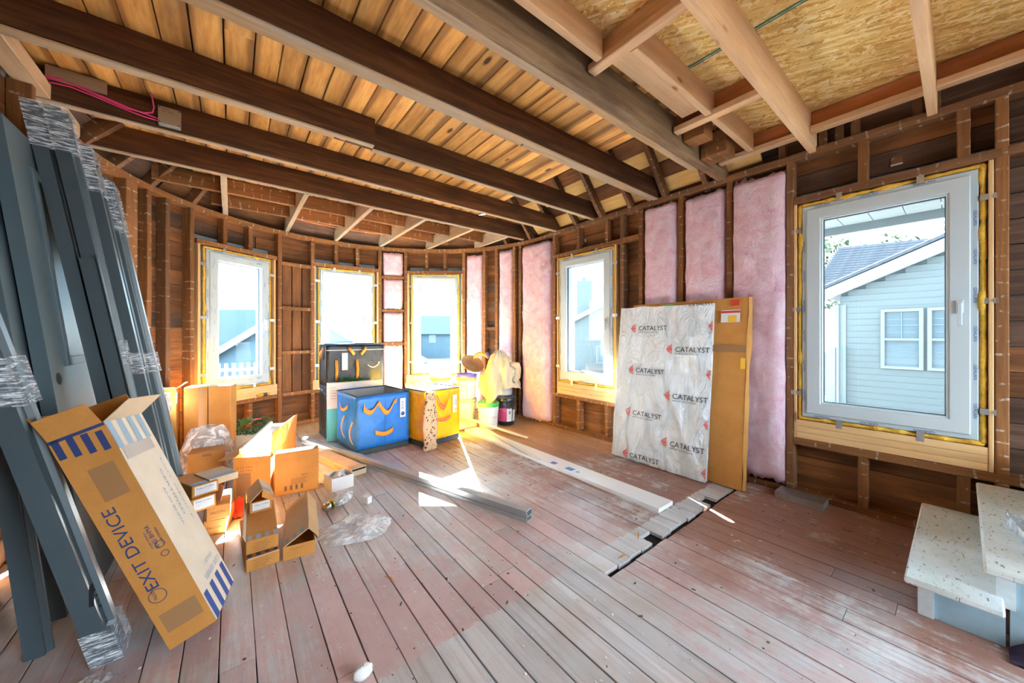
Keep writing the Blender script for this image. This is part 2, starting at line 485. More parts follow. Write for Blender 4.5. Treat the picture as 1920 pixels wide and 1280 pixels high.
_bd = {}
def board(name, p0, p1, w, h, mat, parent=None, up=(0, 0, 1), ch=0.004, rough=0.0, nseg=1, share=False):
    """timber from p0 to p1, w across (horizontal), h along up; chamfered arrises."""
    L = (Vector(p1) - Vector(p0)).length
    key = (round(L, 3), w, h, mat, ch)
    if share and key in _bd:
        return link(name, _bd[key], None, parent, frame_mat(p0, p1, up))
    hw, hh = w / 2, h / 2
    prof = [(-hw + ch, -hh), (hw - ch, -hh), (hw, -hh + ch), (hw, hh - ch), (hw - ch, hh), (-hw + ch, hh), (-hw, hh - ch), (-hw, -hh + ch)]
    vs, fs = [], []
    for i in range(nseg + 1):
        x = -L / 2 + L * i / nseg
        for (a, b) in prof:
            ja = random.uniform(-rough, rough)
            jb = random.uniform(-rough, rough)
            vs.append((x, a + ja, b + jb))
    for i in range(nseg):
        for k in range(8):
            a = i * 8 + k
            b = i * 8 + (k + 1) % 8
            fs.append((a, b, b + 8, a + 8))
    fs.append(tuple(reversed(range(8))))
    fs.append(tuple(range(nseg * 8, nseg * 8 + 8)))
    fs = [tuple(reversed(f)) for f in fs]
    o = mesh(name, vs, fs, mat, parent, frame_mat(p0, p1, up), uv=grain_x)
    if share:
        _bd[key] = o.data
    return o

def add_box(vs, fs, c, s, mtx=None):
    n = len(vs)
    for dz in (-1, 1):
        for dy in (-1, 1):
            for dx in (-1, 1):
                v = Vector((c[0] + dx * s[0] / 2, c[1] + dy * s[1] / 2, c[2] + dz * s[2] / 2))
                vs.append(tuple(mtx @ v) if mtx else tuple(v))
    for f in ((0, 2, 3, 1), (4, 5, 7, 6), (0, 1, 5, 4), (2, 6, 7, 3), (0, 4, 6, 2), (1, 3, 7, 5)):
        fs.append(tuple(n + i for i in f))

def boxes(name, lst, mat, parent=None, mw=None, bevel=0.0):
    """one mesh made of a few boxes ((centre),(size)) that form one part."""
    vs, fs = [], []
    for it in lst:
        add_box(vs, fs, it[0], it[1], it[2] if len(it) > 2 else None)
    o = mesh(name, vs, fs, mat, parent, mw, uv=grain_x)
    if bevel > 0:
        bm = bmesh.new()
        bm.from_mesh(o.data)
        bmesh.ops.bevel(bm, geom=bm.edges[:], offset=bevel, segments=1, affect='EDGES')
        bm.to_mesh(o.data)
        bm.free()
    return o

def tube_data(pts, r, n=8, caps=True):
    """tube along pts; r a number or list."""
    pts = [Vector(p) for p in pts]
    rs = r if isinstance(r, (list, tuple)) else [r] * len(pts)
    vs, fs = [], []
    prev = None
    for i, p in enumerate(pts):
        t = (pts[min(i + 1, len(pts) - 1)] - pts[max(i - 1, 0)]).normalized()
        if prev is None:
            a = t.orthogonal().normalized()
        else:
            a = (prev - t * prev.dot(t))
            a = a.normalized() if a.length > 1e-6 else t.orthogonal().normalized()
        prev = a
        b = t.cross(a)
        for k in range(n):
            q = 2 * PI * k / n
            vs.append(p + (a * math.cos(q) + b * math.sin(q)) * rs[i])
    for i in range(len(pts) - 1):
        for k in range(n):
            fs.append((i * n + k, i * n + (k + 1) % n, (i + 1) * n + (k + 1) % n, (i + 1) * n + k))
    if caps:
        fs.append(tuple(reversed(range(n))))
        fs.append(tuple(range((len(pts) - 1) * n, len(pts) * n)))
    return vs, fs

def tube(name, pts, r, mat, parent=None, n=8, mw=None, smooth=True):
    vs, fs = tube_data(pts, r, n)
    return mesh(name, vs, fs, mat, parent, mw, smooth)

def lathe(name, prof, mat, parent=None, mw=None, n=28, smooth=True):
    """prof: list of (r, z)."""
    vs, fs = [], []
    for (r, z) in prof:
        for k in range(n):
            q = 2 * PI * k / n
            vs.append((r * math.cos(q), r * math.sin(q), z))
    for i in range(len(prof) - 1):
        for k in range(n):
            fs.append((i * n + k, i * n + (k + 1) % n, (i + 1) * n + (k + 1) % n, (i + 1) * n + k))
    if prof[0][0] > 1e-4:
        fs.append(tuple(reversed(range(n))))
    if prof[-1][0] > 1e-4:
        fs.append(tuple(range((len(prof) - 1) * n, len(prof) * n)))
    o = mesh(name, vs, fs, mat, parent, mw)
    if smooth:
        for p in o.data.polygons:
            p.use_smooth = len(p.vertices) == 4
        try:
            o.data.set_sharp_from_angle(angle=rad(40))
        except Exception:
            pass
    return o

def grid_surf(name, nx, ny, fn, mat, parent=None, mw=None, smooth=True, thick=0.0):
    """surface fn(u,v)->(x,y,z), u,v in 0..1; optional thickness by solidify modifier."""
    vs = [fn(i / nx, j / ny) for j in range(ny + 1) for i in range(nx + 1)]
    fs = [(j * (nx + 1) + i, j * (nx + 1) + i + 1, (j + 1) * (nx + 1) + i + 1, (j + 1) * (nx + 1) + i) for j in range(ny) for i in range(nx)]
    o = mesh(name, vs, fs, mat, parent, mw, smooth)
    if thick:
        md = o.modifiers.new('thickness', 'SOLIDIFY')
        md.thickness = thick
        md.offset = -1
    return o

def nz(x, y=0.0, z=0.0):
    return mn.noise(Vector((x, y, z)))

# ------------------------------------------------------------------ lettering
_tx = {}
def text_data(body):
    if body not in _tx:
        cu = bpy.data.curves.new('lettering', 'FONT')
        cu.body = body
        cu.size = 1.0
        cu.align_x = 'LEFT'
        cu.resolution_u = 3
        o = bpy.data.objects.new('lettering', cu)
        COL.objects.link(o)
        dg = bpy.context.evaluated_depsgraph_get()
        me = bpy.data.meshes.new_from_object(o.evaluated_get(dg))
        vs = [v.co.copy() for v in me.vertices]
        fs = [tuple(p.vertices) for p in me.polygons]
        bpy.data.meshes.remove(me)
        bpy.data.objects.remove(o)
        bpy.data.curves.remove(cu)
        x0 = min(v.x for v in vs); x1 = max(v.x for v in vs)
        _tx[body] = ([Vector((v.x - x0, v.y, 0)) for v in vs], fs, x1 - x0)
    return _tx[body]

for _b in ('GEALAN', 'CATALYST', 'FENCE SOLUTIONS', 'FALCON', 'EXIT DEVICE', '2200 SERIES', 'GRADE 1', 'ANSI BHMA', 'NEW', '4.23 YES', 'FLOOR 2', 'DEN + BDRM', '8V54', 'ZZ6V', 'S DEVICE', 'CERTIFIED', 'THIS SIDE UP'):
    text_data(_b)

def letters(name, items, mat, parent, warp=None, mw=None, joined=False):
    """items: (body, origin, xdir, ydir, height, width or None) -> flat printed words, one object each unless joined."""
    if not joined and len(items) > 1:
        return [letters(name, [it], mat, parent, warp, mw) for it in items]
    vs, fs = [], []
    for (body, o, xd, yd, hgt, wid) in items:
        tv, tf, tw = text_data(body)
        o, xd, yd = Vector(o), Vector(xd), Vector(yd)
        sy = hgt / 0.70
        sx = (wid / tw) if wid else sy
        n = len(vs)
        for v in tv:
            p = o + xd * (v.x * sx) + yd * (v.y * sy)
            vs.append(warp(p) if warp else p)
        fs += [tuple(n + i for i in f) for f in tf]
    return mesh(name, vs, fs, mat, parent, mw)

# ================================================================== SETTING
XR = 3.317            # inner face of the studs of the straight wall
XL = -0.85            # inner face of the opposite wall
CX, CY, RB = 1.235, 3.47, 2.083   # round bay: centre and inner radius
ZP = 2.506            # underside of top plate
ZJ = 2.56             # underside of joists
ZD = 2.74             # underside of ceiling planks

def pol(th, r, z):
    return Vector((CX + r * math.cos(rad(th)), CY + r * math.sin(rad(th)), z))

def arc_board(name, r0, r1, t0, t1, z0, z1, mat, parent, step=5.0):
    n = max(1, int(round(abs(t1 - t0) / step)))
    vs, fs = [], []
    for i in range(n + 1):
        t = t0 + (t1 - t0) * i / n
        for (r, z) in ((r0, z0), (r1, z0), (r1, z1), (r0, z1)):
            vs.append(pol(t, r, z))
    for i in range(n):
        for k in range(4):
            a, b = i * 4 + k, i * 4 + (k + 1) % 4
            fs.append((a, b, b + 4, a + 4))
    fs.append((3, 2, 1, 0))
    fs.append((n * 4, n * 4 + 1, n * 4 + 2, n * 4 + 3))
    def uv(co, p):
        th = math.atan2(co.y - CY, co.x - CX)
        return (th * r0, co.z + math.hypot(co.x - CX, co.y - CY))
    return mesh(name, vs, fs, mat, parent, uv=uv)

# ------------------------------------------------------------------ floor
floor = tag(empty('floor'), 'worn wooden plank floor with peeling red-brown paint', 'floor', kind='structure')
boxes('floor_gap_backing', [((0.8, 1.0, -0.075), (6.2, 10.4, 0.09))], 'dark_void', floor)
BW = 0.108
x = -1.55
i = 0
while x < 3.40:
    cuts = [-2.6]
    ymax = 5.72
    xm = x + BW / 2
    in_bay = RB ** 2 - (xm - CX) ** 2
    yend = CY + math.sqrt(max(0.01, in_bay)) + 0.06 if xm > XL else 3.4
    y = -2.6 + random.uniform(0.3, 2.2)
    if xm < 1.45:
        pts = [-2.6, random.uniform(-1.2, 0.5), random.uniform(1.2, 2.0), random.uniform(2.4, 3.2), yend]
        segs = list(zip(pts[:-1], pts[1:]))
        if i % 3 == 0:
            segs = [(-2.6, pts[2]), (pts[2], yend)]
        elif i % 3 == 1:
            segs = [(-2.6, pts[1]), (pts[1], pts[3]), (pts[3], yend)]
    else:
        gap = 1.105 + random.uniform(-0.004, 0.012)
        if i % 7 == 4:
            gap = 1.185
        a = random.uniform(-0.9, 0.5)
        bb = random.uniform(1.9, 3.3)
        segs = [(-2.6, a), (a, 1.08 + random.uniform(-0.006, 0.004)), (gap, bb), (bb, yend)]
    for (y0, y1) in segs:
        if y1 - y0 < 0.1:
            continue
        dz = random.uniform(-0.0015, 0.0012)
        board('floor_board', (xm, y0 + 0.001, -0.011 + dz), (xm, y1 - 0.001, -0.011 + dz), BW - random.choice((0.002, 0.003, 0.004, 0.006)), 0.022, 'floor', floor, ch=0.0012)
    x += BW
    i += 1

# ------------------------------------------------------------------ straight wall with two windows
wr = tag(empty('wall_right'), 'open stud wall with dark board sheathing and pink insulation bays', 'wall', kind='structure')
W5 = (-0.091, 0.764, 0.57, 2.175)     # y0, y1, z0, z1 of rough openings
W4 = (2.377, 3.244, 0.60, 2.20)
PH = 0.142
z = 0.0
row = 0
while z < 2.80:
    z1 = z + PH
    segs = [(-2.3, 3.5)]
    for (a, b, c, d) in (W5, W4):
        if z1 > c + 0.01 and z < d - 0.01:
            out = []
            for (s, e) in segs:
                if a > s and b < e:
                    out += [(s, a), (b, e)]
                else:
                    out.append((s, e))
            segs = out
    out = []
    for (s, e) in segs:
        if e - s > 2.4:
            c = s + (e - s) * random.uniform(0.35, 0.65)
            out += [(s, c - 0.002), (c + 0.002, e)]
        else:
            out.append((s, e))
    for (s, e) in out:
        gapz = 0.006 if row == 1 else random.choice((0.003, 0.004, 0.006))
        mat = 'sheath' if (s + e) / 2 > 1.5 or random.random() < 0.25 else 'sheath_grey'
        board('plank', (XR + 0.102, s, z + PH / 2), (XR + 0.102, e, z + PH / 2), 0.02, PH - gapz, mat, wr, ch=0.002)
    z = z1
    row += 1
# weather skin outside, with the slit that lets daylight through the lowest joint
for (y0, y1, z0, z1) in ((-2.3, 3.5, -0.4, 0.137), (-2.3, -0.15, 0.148, 2.9), (-0.15, 0.82, 0.148, 0.52), (-0.15, 0.82, 2.22, 2.9), (0.82, 2.32, 0.148, 2.9), (2.32, 3.30, 0.148, 0.54), (2.32, 3.30, 2.26, 2.9), (3.30, 3.5, 0.148, 2.9)):
    boxes('outer_siding', [((XR + 0.145, (y0 + y1) / 2, (z0 + z1) / 2), (0.02, y1 - y0, z1 - z0))], 'siding', wr)

def stud_r(y, z0=0.045, z1=ZP, mat='stud', w=0.046, d=0.09, name='stud', x0=XR):
    return board(name, (x0 + d / 2, y, z0), (x0 + d / 2, y, z1), w, d, mat, wr, up=(1, 0, 0), rough=0.0012, nseg=6)

for y, mt in ((3.318, 'stud'), (2.283, 'stud_dark'), (2.057, 'stud'), (1.641, 'stud'), (1.222, 'stud'), (0.806, 'stud_dark'), (-0.138, 'stud'), (-0.56, 'stud'), (-0.98, 'stud'), (-1.4, 'stud')):
    stud_r(y, mat=mt)
board('bottom_plate', (XR + 0.045, -2.3, 0.0225), (XR + 0.045, 3.47, 0.0225), 0.09, 0.045, 'stud', wr, rough=0.0015, nseg=10)
board('top_plate', (XR + 0.045, -2.3, ZP + 0.026), (XR + 0.045, 3.47, ZP + 0.026), 0.10, 0.052, 'stud_dark', wr, rough=0.002, nseg=12)
# over and under the windows
board('header', (XR + 0.045, -2.3, 2.205), (XR + 0.045, 0.783, 2.205), 0.092, 0.055, 'stud_dark', wr, rough=0.0015, nseg=10)
board('rough_sill', (XR + 0.045, -2.3, 0.408), (XR + 0.045, 0.783, 0.408), 0.094, 0.055, 'stud', wr, rough=0.002, nseg=10)
board('header', (XR + 0.045, 2.082, 2.228), (XR + 0.045, 3.295, 2.228), 0.092, 0.05, 'stud', wr, rough=0.0015, nseg=6)
board('rough_sill', (XR + 0.045, 2.082, 0.425), (XR + 0.045, 3.295, 0.425), 0.094, 0.045, 'stud', wr, rough=0.0015, nseg=6)
for y in (0.41, -0.007, -0.43, -0.85):
    stud_r(y, 2.232, ZP, 'stud', 0.05, 0.085, 'cripple_stud')
    stud_r(y, 0.045, 0.38, 'stud', 0.05, 0.09, 'cripple_stud')
for y in (2.905, 2.485):
    stud_r(y, 2.253, ZP, 'stud', 0.045, 0.085, 'cripple_stud')
    stud_r(y, 0.045, 0.402, 'stud', 0.045, 0.09, 'cripple_stud')
# new pine lining of the openings
for (a, b, c, d) in (W5, W4):
    zb = 0.436 if a < 1 else 0.448
    for yy in (a - 0.011, b + 0.0095):
        board('jack_stud', (XR + 0.043, yy, zb), (XR + 0.043, yy, d), 0.019, 0.088, 'new_pine', wr, up=(1, 0, 0))
    n = 3
    for k in range(n):
        h = (c - zb) / n
        board('sill_board', (XR + 0.045 + 0.0008 * k, a, zb + h * (k + 0.5)), (XR + 0.045 + 0.0008 * k, b, zb + h * (k + 0.5)), 0.09, h - 0.0015, 'new_pine', wr, ch=0.0015)
# short wall pieces standing on the top plate under the subfloor
for y in (0.62, 0.53, 0.45, 0.17, 0.10, -0.35, 0.86):
    stud_r(y, ZP + 0.052, 2.70, 'stud_dark', 0.045, 0.06, 'short_block', XR + 0.02)
board('gable_plank', (XR + 0.09, -2.3, 2.66), (XR + 0.09, 1.0, 2.66), 0.02, 0.148, 'sheath_grey', wr)
# switch box knockout between the boards
boxes('wall_vent_slot', [((XR + 0.088, 0.262, 2.335), (0.006, 0.05, 0.052))], 'stud', wr)
boxes('slot_edge', [((XR + 0.083, 0.262, 2.312), (0.004, 0.054, 0.010))], 'pvc', wr)
for (y, z) in ((2.86, 2.36), (2.105, 2.42)):
    boxes('slot_edge', [((XR + 0.087, y, z), (0.005, 0.018, 0.04))], 'pvc', wr)

# ------------------------------------------------------------------ round bay wall with three windows
wb = tag(empty('wall_bay'), 'curved open stud wall of the round window bay', 'wall', kind='structure')
BAYW = (124.5, 87.75, 52.25)
HALF = 11.0
Z0B, Z1B = 0.58, 2.15
z = 0.0
while z < 2.70:
    z1 = z + PH
    t = [0.0, 180.0]
    segs = [(0.0, 180.0)]
    if z1 > Z0B + 0.02 and z < Z1B - 0.02:
        segs = [(0, 41.25), (63.25, 76.75), (98.75, 113.5), (135.5, 180)]
    else:
        k = random.uniform(60, 120)
        segs = [(0, k - 0.15), (k + 0.15, 180)]
    for (a, b) in segs:
        gz = random.choice((0.003, 0.004, 0.007))
        arc_board('plank', RB + 0.092, RB + 0.112, a, b, z + gz / 2, z1 - gz / 2, 'sheath' if random.random() < 0.7 else 'sheath_grey', wb)
    z = z1
for (a, b, c, d) in ((0, 180, -0.4, 0.54), (0, 180, 2.20, 2.9), (0, 41.6, 0.54, 2.20), (62.9, 77.1, 0.54, 2.20), (98.4, 113.8, 0.54, 2.20), (135.2, 180, 0.54, 2.20)):
    arc_board('outer_siding', RB + 0.135, RB + 0.155, a, b, c, d, 'siding', wb)

def stud_b(th, z0=0.045, z1=2.495, mat='stud', w=0.046, d=0.09, name='stud', r=RB):
    c = pol(th, r + d / 2, 0)
    rdir = Vector((math.cos(rad(th)), math.sin(rad(th)), 0))
    return board(name, (c.x, c.y, z0), (c.x, c.y, z1), w, d, mat, wb, up=rdir, rough=0.0012, nseg=6)

for th, mt in ((176, 'stud'), (166, 'stud'), (150.6, 'stud'), (145.3, 'stud_dark'), (138.2, 'stud'), (111.2, 'stud'), (100.0, 'stud'), (75.2, 'stud'), (64.9, 'stud'), (40.0, 'stud'), (30.6, 'stud'), (24.9, 'stud'), (16.3, 'stud'), (13.4, 'stud_dark')):
    stud_b(th, mat=mt)
stud_b(155.6, 0, 2.52, 'stud', 0.12, 0.10, 'corner_post')
arc_board('bottom_plate', RB, RB + 0.09, 0, 180, 0.0, 0.045, 'stud', wb)
arc_board('top_plate', RB - 0.004, RB + 0.092, 0, 180, 2.495, 2.545, 'stud', wb)

def chord(th, half, r):
    """end points (at angle th+half and th-half) of a straight member across an opening."""
    return pol(th + half, r, 0), pol(th - half, r, 0)

for th in BAYW:
    a, b = chord(th, HALF + 1.15, RB + 0.045)
    for (z0, z1, mt, nm) in ((2.155, 2.205, 'stud', 'header'), (0.40, 0.448, 'stud', 'rough_sill')):
        zm = (z0 + z1) / 2
        board(nm, (a.x, a.y, zm), (b.x, b.y, zm), 0.092, z1 - z0, mt, wb, rough=0.0015, nseg=5)
    for k in range(2):
        h = (Z0B - 0.448) / 2
        zm = 0.448 + h * (k + 0.5)
        board('sill_board', (a.x, a.y, zm), (b.x, b.y, zm), 0.09, h - 0.0015, 'new_pine', wb, ch=0.0015)
    for sgn in (-1, 1):
        c = pol(th + sgn * (HALF + 0.45), RB + 0.043, 0)
        rd = Vector((math.cos(rad(th)), math.sin(rad(th)), 0))
        board('jack_stud', (c.x, c.y, Z0B), (c.x, c.y, 2.155), 0.024, 0.086, 'new_pine', wb, up=rd)
        stud_b(th + sgn * 3.9, 2.205, 2.495, 'stud', 0.045, 0.085, 'cripple_stud')
        stud_b(th + sgn * 3.9, 0.045, 0.40, 'stud', 0.045, 0.088, 'cripple_stud')
# vertical boards and blocks between the first two windows
for k in range(3):
    th = 109.0 - 3.3 * k - 0.7
    c = pol(th, RB + 0.06, 0)
    board('vertical_plank', (c.x, c.y, 0.45), (c.x, c.y, 2.13), 0.112, 0.018, 'sheath', wb, up=Vector((math.cos(rad(th)), math.sin(rad(th)), 0)))
for zz in (2.13, 1.55, 0.97, 0.43):
    arc_board('block', RB + 0.002, RB + 0.088, 100.7, 110.5, zz - 0.022, zz + 0.022, 'stud', wb)
for zz in (2.09, 1.575, 1.065):
    arc_board('block', RB + 0.004, RB + 0.09, 65.6, 74.5, zz - 0.02, zz + 0.02, 'stud', wb)
for zz in (1.30, 0.62):
    arc_board('block', RB + 0.03, RB + 0.09, 25.6, 30.0, zz - 0.02, zz + 0.02, 'stud_dark', wb)

# ------------------------------------------------------------------ opposite wall (mostly behind the leaning steel)
wl_ = tag(empty('wall_left'), 'stud wall behind the leaning steel door frames', 'wall', kind='structure')
for k in range(18):
    zz = 0.071 + k * PH
    board('plank', (XL - 0.10, 1.0, zz), (XL - 0.10, 3.5, zz), 0.02, PH - 0.004, 'sheath', wl_, ch=0.002)
for y in (1.05, 1.46, 1.88, 2.30, 2.72, 3.14):
    board('stud', (XL - 0.045, y, 0), (XL - 0.045, y, 2.56), 0.046, 0.09, 'stud', wl_, up=(1, 0, 0), nseg=4, rough=0.001)
board('header_beam', (XL - 0.02, 0.9, 2.60), (XL - 0.02, 3.75, 2.60), 0.10, 0.085, 'new', wl_, rough=0.001, nseg=4)
boxes('outer_siding', [((XL - 0.13, 2.25, 1.3), (0.02, 2.5, 3.2))], 'siding', wl_)

# ------------------------------------------------------------------ ceiling: joists, planks, strand board
ceil = tag(empty('ceiling'), 'exposed ceiling of dark joists, orange planks and strand board', 'ceiling', kind='structure')
def joist(y, x0, x1, w, mat='joist', zb=ZJ, zt=ZD, rough=0.002):
    return board('joist', (x0, y + w / 2, (zb + zt) / 2), (x1, y + w / 2, (zb + zt) / 2), w, zt - zb, mat, ceil, ch=0.004, rough=rough, nseg=14)
joist(1.25, -1.2, 3.40, 0.065, 'joist_worn', 2.535)
board('furring_strip', (-1.2, 1.345, 2.553), (2.95, 1.345, 2.553), 0.055, 0.03, 'lath', ceil, rough=0.003, nseg=16)
joist(1.86, -1.2, 3.40, 0.06, 'joist', 2.555)
board('furring_strip', (-1.2, 1.947, 2.575), (1.62, 1.947, 2.575), 0.05, 0.028, 'lath', ceil, rough=0.002, nseg=12)
board('furring_strip', (1.63, 1.945, 2.572), (3.36, 1.945, 2.572), 0.045, 0.03, 'lath', ceil, rough=0.002, nseg=8)
joist(2.59, -1.2, 0.80, 0.05, 'joist')
joist(2.642, 0.55, 3.40, 0.05, 'joist')
board('furring_strip', (-1.2, 2.668, 2.573), (0.62, 2.668, 2.573), 0.05, 0.025, 'lath', ceil, rough=0.002, nseg=8)
joist(3.25, -0.95, 3.40, 0.05, 'joist')
joist(3.83, -0.95, 3.27, 0.05, 'joist')
# pale lath strip nailed under each dark joist
for (y, x0, x1, w) in ((1.862, -1.2, 3.36, 0.056), (2.592, -1.2, 0.795, 0.046), (2.644, 0.80, 3.36, 0.046), (3.252, -0.95, 3.36, 0.046), (3.832, -0.95, 3.24, 0.046)):
    board('lath_strip', (x0, y + w / 2, ZJ - 0.008), (x1, y + w / 2, ZJ - 0.008), w, 0.012, 'lath', ceil, rough=0.0012, nseg=8)
# short joists running out to the bay wall, and blocking between them
def bay_y(xx, r=RB + 0.05):
    return CY + math.sqrt(max(0.0, r * r - (xx - CX) ** 2))
bx = (-0.06, 0.56, 1.17, 1.78, 2.42, 2.98)
for xx in bx:
    board('bay_joist', (xx, 3.882, 2.63), (xx, bay_y(xx), 2.63), 0.045, 0.165, 'lath', ceil, rough=0.0015, nseg=6)
for yy, zc in ((4.48, 2.665), (4.98, 2.675)):
    xs = [CX - math.sqrt(RB ** 2 - (yy - CY) ** 2)] + [q for q in bx if yy < bay_y(q, RB - 0.1)] + [CX + math.sqrt(RB ** 2 - (yy - CY) ** 2)]
    for a, b in zip(xs[:-1], xs[1:]):
        board('blocking', (a + 0.023, yy, zc), (b - 0.023, yy, zc), 0.045, 0.14, 'stud', ceil, rough=0.0012, nseg=4)
# ceiling planks
px = XL - 0.32
k = 0
while px < 2.46:
    w = random.choice((0.118, 0.126, 0.132))
    if px + w > 2.49:
        w = 2.49 - px
    xm = px + w / 2
    if xm > XL:
        ye = CY + math.sqrt(max(0.02, 1.78 ** 2 - (xm - CX) ** 2)) if abs(xm - CX) < 1.78 else 3.9
    else:
        ye = 3.7
    cutp = random.uniform(1.9, 3.6)
    parts = [(1.2, ye)] if k % 3 else [(1.2, cutp), (cutp + 0.004, ye)]
    for (y0, y1) in parts:
        dz = random.uniform(0, 0.003)
        board('plank', (xm, y0, ZD + 0.011 + dz), (xm, y1, ZD + 0.011 + dz), w - random.choice((0.003, 0.004, 0.007)), 0.022, 'deck', ceil, ch=0.004)
    px += w
    k += 1
# dark sheet added above the planks so their gaps read as shade, and the strand board over the newer part
boxes('gap_backing', [((0.6, 3.2, ZD + 0.065), (3.75, 4.2, 0.05))], 'dark_void', ceil)
# strand board sheets
for (x0, x1, y0, y1) in ((-1.6, 2.09, -2.4, 1.215), (2.096, 3.45, -2.4, 1.215)):
    boxes('strand_board_sheet', [((0, 0, 0), (x1 - x0, y1 - y0, 0.018))], 'osb', ceil, Matrix.Translation(((x0 + x1) / 2, (y0 + y1) / 2, 2.771)))
boxes('edge_mark', [((2.086, -0.4, 2.7605), (0.011, 3.2, 0.001))], 'teal_mark', ceil)
boxes('edge_mark', [((2.104, -0.4, 2.7605), (0.006, 3.2, 0.001))], 'teal_mark', ceil)
# new joists
def njoist(y, x0, x1, zb=2.525, zt=2.761, w=0.04):
    return board('new_joist', (x0, y, (zb + zt) / 2), (x1, y, (zb + zt) / 2), w, zt - zb, 'new', ceil, ch=0.003, nseg=3, rough=0.0006)
njoist(0.672, -1.6, 3.395)
njoist(0.11, -1.6, 3.36)
njoist(-0.47, -1.6, 3.36)
njoist(-1.03, -1.6, 3.36)
njoist(1.16, -1.6, 1.49, 2.62)
njoist(1.005, 1.56, 3.13, 2.61)
board('new_plate', (1.56, 1.12, 2.69), (2.40, 1.12, 2.69), 0.12, 0.035, 'new', ceil)
for xx, zb in ((1.522, 2.605), (2.43, 2.60), (3.165, 2.60)):
    board('new_block', (xx, 1.235, zb + 0.02), (xx, 0.694, zb + 0.02), 0.062, 0.04, 'new', ceil)
    board('new_block', (xx + 0.02, 1.235, zb + 0.098), (xx + 0.02, 0.694, zb + 0.098), 0.024, 0.115, 'red_lumber' if xx > 2 else 'new', ceil)
board('new_block', (2.62, 1.10, 2.66), (2.62, 1.24, 2.66), 0.14, 0.14, 'stud', ceil)
board('new_block', (2.90, 1.06, 2.63), (2.90, 1.24, 2.63), 0.16, 0.17, 'stud', ceil)
for (y0, y1) in ((0.65, 0.132), (0.088, -0.45), (-0.492, -1.01)):
    board('ledger', (3.165, y0, 2.625), (3.165, y1, 2.625), 0.062, 0.042, 'new', ceil)
    board('rim_board', (3.20, y0, 2.703), (3.20, y1, 2.703), 0.03, 0.112, 'red_lumber', ceil)
# blocks beside the pull-out cable
board('new_block', (-0.83, 3.222, 2.70), (-0.60, 3.222, 2.70), 0.035, 0.07, 'lath', ceil)
# eave: sloping roof boards and rafters above the straight wall
sl = Vector((-0.66, 0, 0.75)).normalized()
base = Vector((3.475, 0, 2.50))
for k in range(11):
    c = base + sl * (0.075 + 0.15 * k)
    mt = ('sheath', 'roof_pine', 'sheath', 'roof_pine', 'sheath', 'sheath_grey')[k % 6] if k != 1 else 'roof_pine'
    nrm = Vector((0.75, 0, 0.66)).normalized()
    board('roof_board', (c.x, 1.0, c.z), (c.x, 4.0, c.z), 0.146, 0.02, mt, ceil, up=nrm, ch=0.002)
yk = 1.42
while yk < 3.6:
    p0 = Vector((3.40, yk, 2.52))
    p1 = p0 + sl * 1.35
    board('rafter', p0, p1, 0.045, 0.095, 'stud_dark', ceil, rough=0.001, nseg=3)
    yk += 0.38
boxes('roof_light_block', [((0, 0, 0), (1.8, 3.2, 0.03))], 'dark_void', ceil, Matrix.Translation(base + sl * 0.8 + Vector((0.03, 2.5, 0.03))) @ Matrix.Rotation(math.atan2(0.75, -0.66) - PI, 4, 'Y').inverted())  # unseen backing added behind the roof boards to stop light leaking in
# conical roof over the bay
def cone_piece(t0, t1, r0, z0, r1, z1, mat, name):
    vs, fs = [], []
    n = 4
    for i in range(n + 1):
        t = t0 + (t1 - t0) * i / n
        vs += [pol(t, r0, z0), pol(t, r1, z1)]
    for i in range(n):
        fs.append((2 * i, 2 * i + 2, 2 * i + 3, 2 * i + 1))
    def uv(co, p):
        th = math.atan2(co.y - CY, co.x - CX)
        return (th * r0, co.z)
    return mesh(name, vs, fs, mat, ceil, uv=uv)
for k in range(7):
    f0, f1 = k / 7, (k + 1) / 7 - 0.004
    for j in range(5):
        cone_piece(j * 37.0 - 2, (j + 1) * 37.0 - 2.4, 2.24 - 1.4 * f0, 2.5 + 1.6 * f0, 2.24 - 1.4 * f1, 2.5 + 1.6 * f1, 'sheath' if (j + k) % 2 else 'sheath_grey', 'roof_board')
arc_board('roof_light_block', 0.0, 2.3, 0, 180, 4.1, 4.15, 'dark_void', ceil)
boxes('roof_light_block', [((0.6, 2.6, 3.9), (6.5, 5.6, 0.05)), ((-1.25, 2.3, 3.2), (0.05, 3.2, 1.5)), ((1.0, 1.19, 3.3), (4.6, 0.03, 1.1))], 'dark_void', ceil)
for th in (170, 160, 150, 138, 20, 8):
    a = pol(th, RB + 0.06, 2.54)
    b = pol(th, RB - 0.75, 3.40)
    board('rafter', a, b, 0.045, 0.1, 'stud_dark', ceil)

# ------------------------------------------------------------------ windows
def make_bracket():
    vs, fs = [], []
    add_box(vs, fs, (0, -0.0015, 0), (0.032, 0.003, 0.062))
    t, f = tube_data([(0, -0.003, 0.017), (0, -0.008, 0.017)], 0.0065, 8)
    n = len(vs)
    vs += [tuple(q) for q in t]
    fs += [tuple(n + i for i in q) for q in f]
    me = bpy.data.meshes.new('bracket')
    me.from_pydata(vs, [], fs)
    me.materials.append(M['galv'])
    return me
BRK = make_bracket()

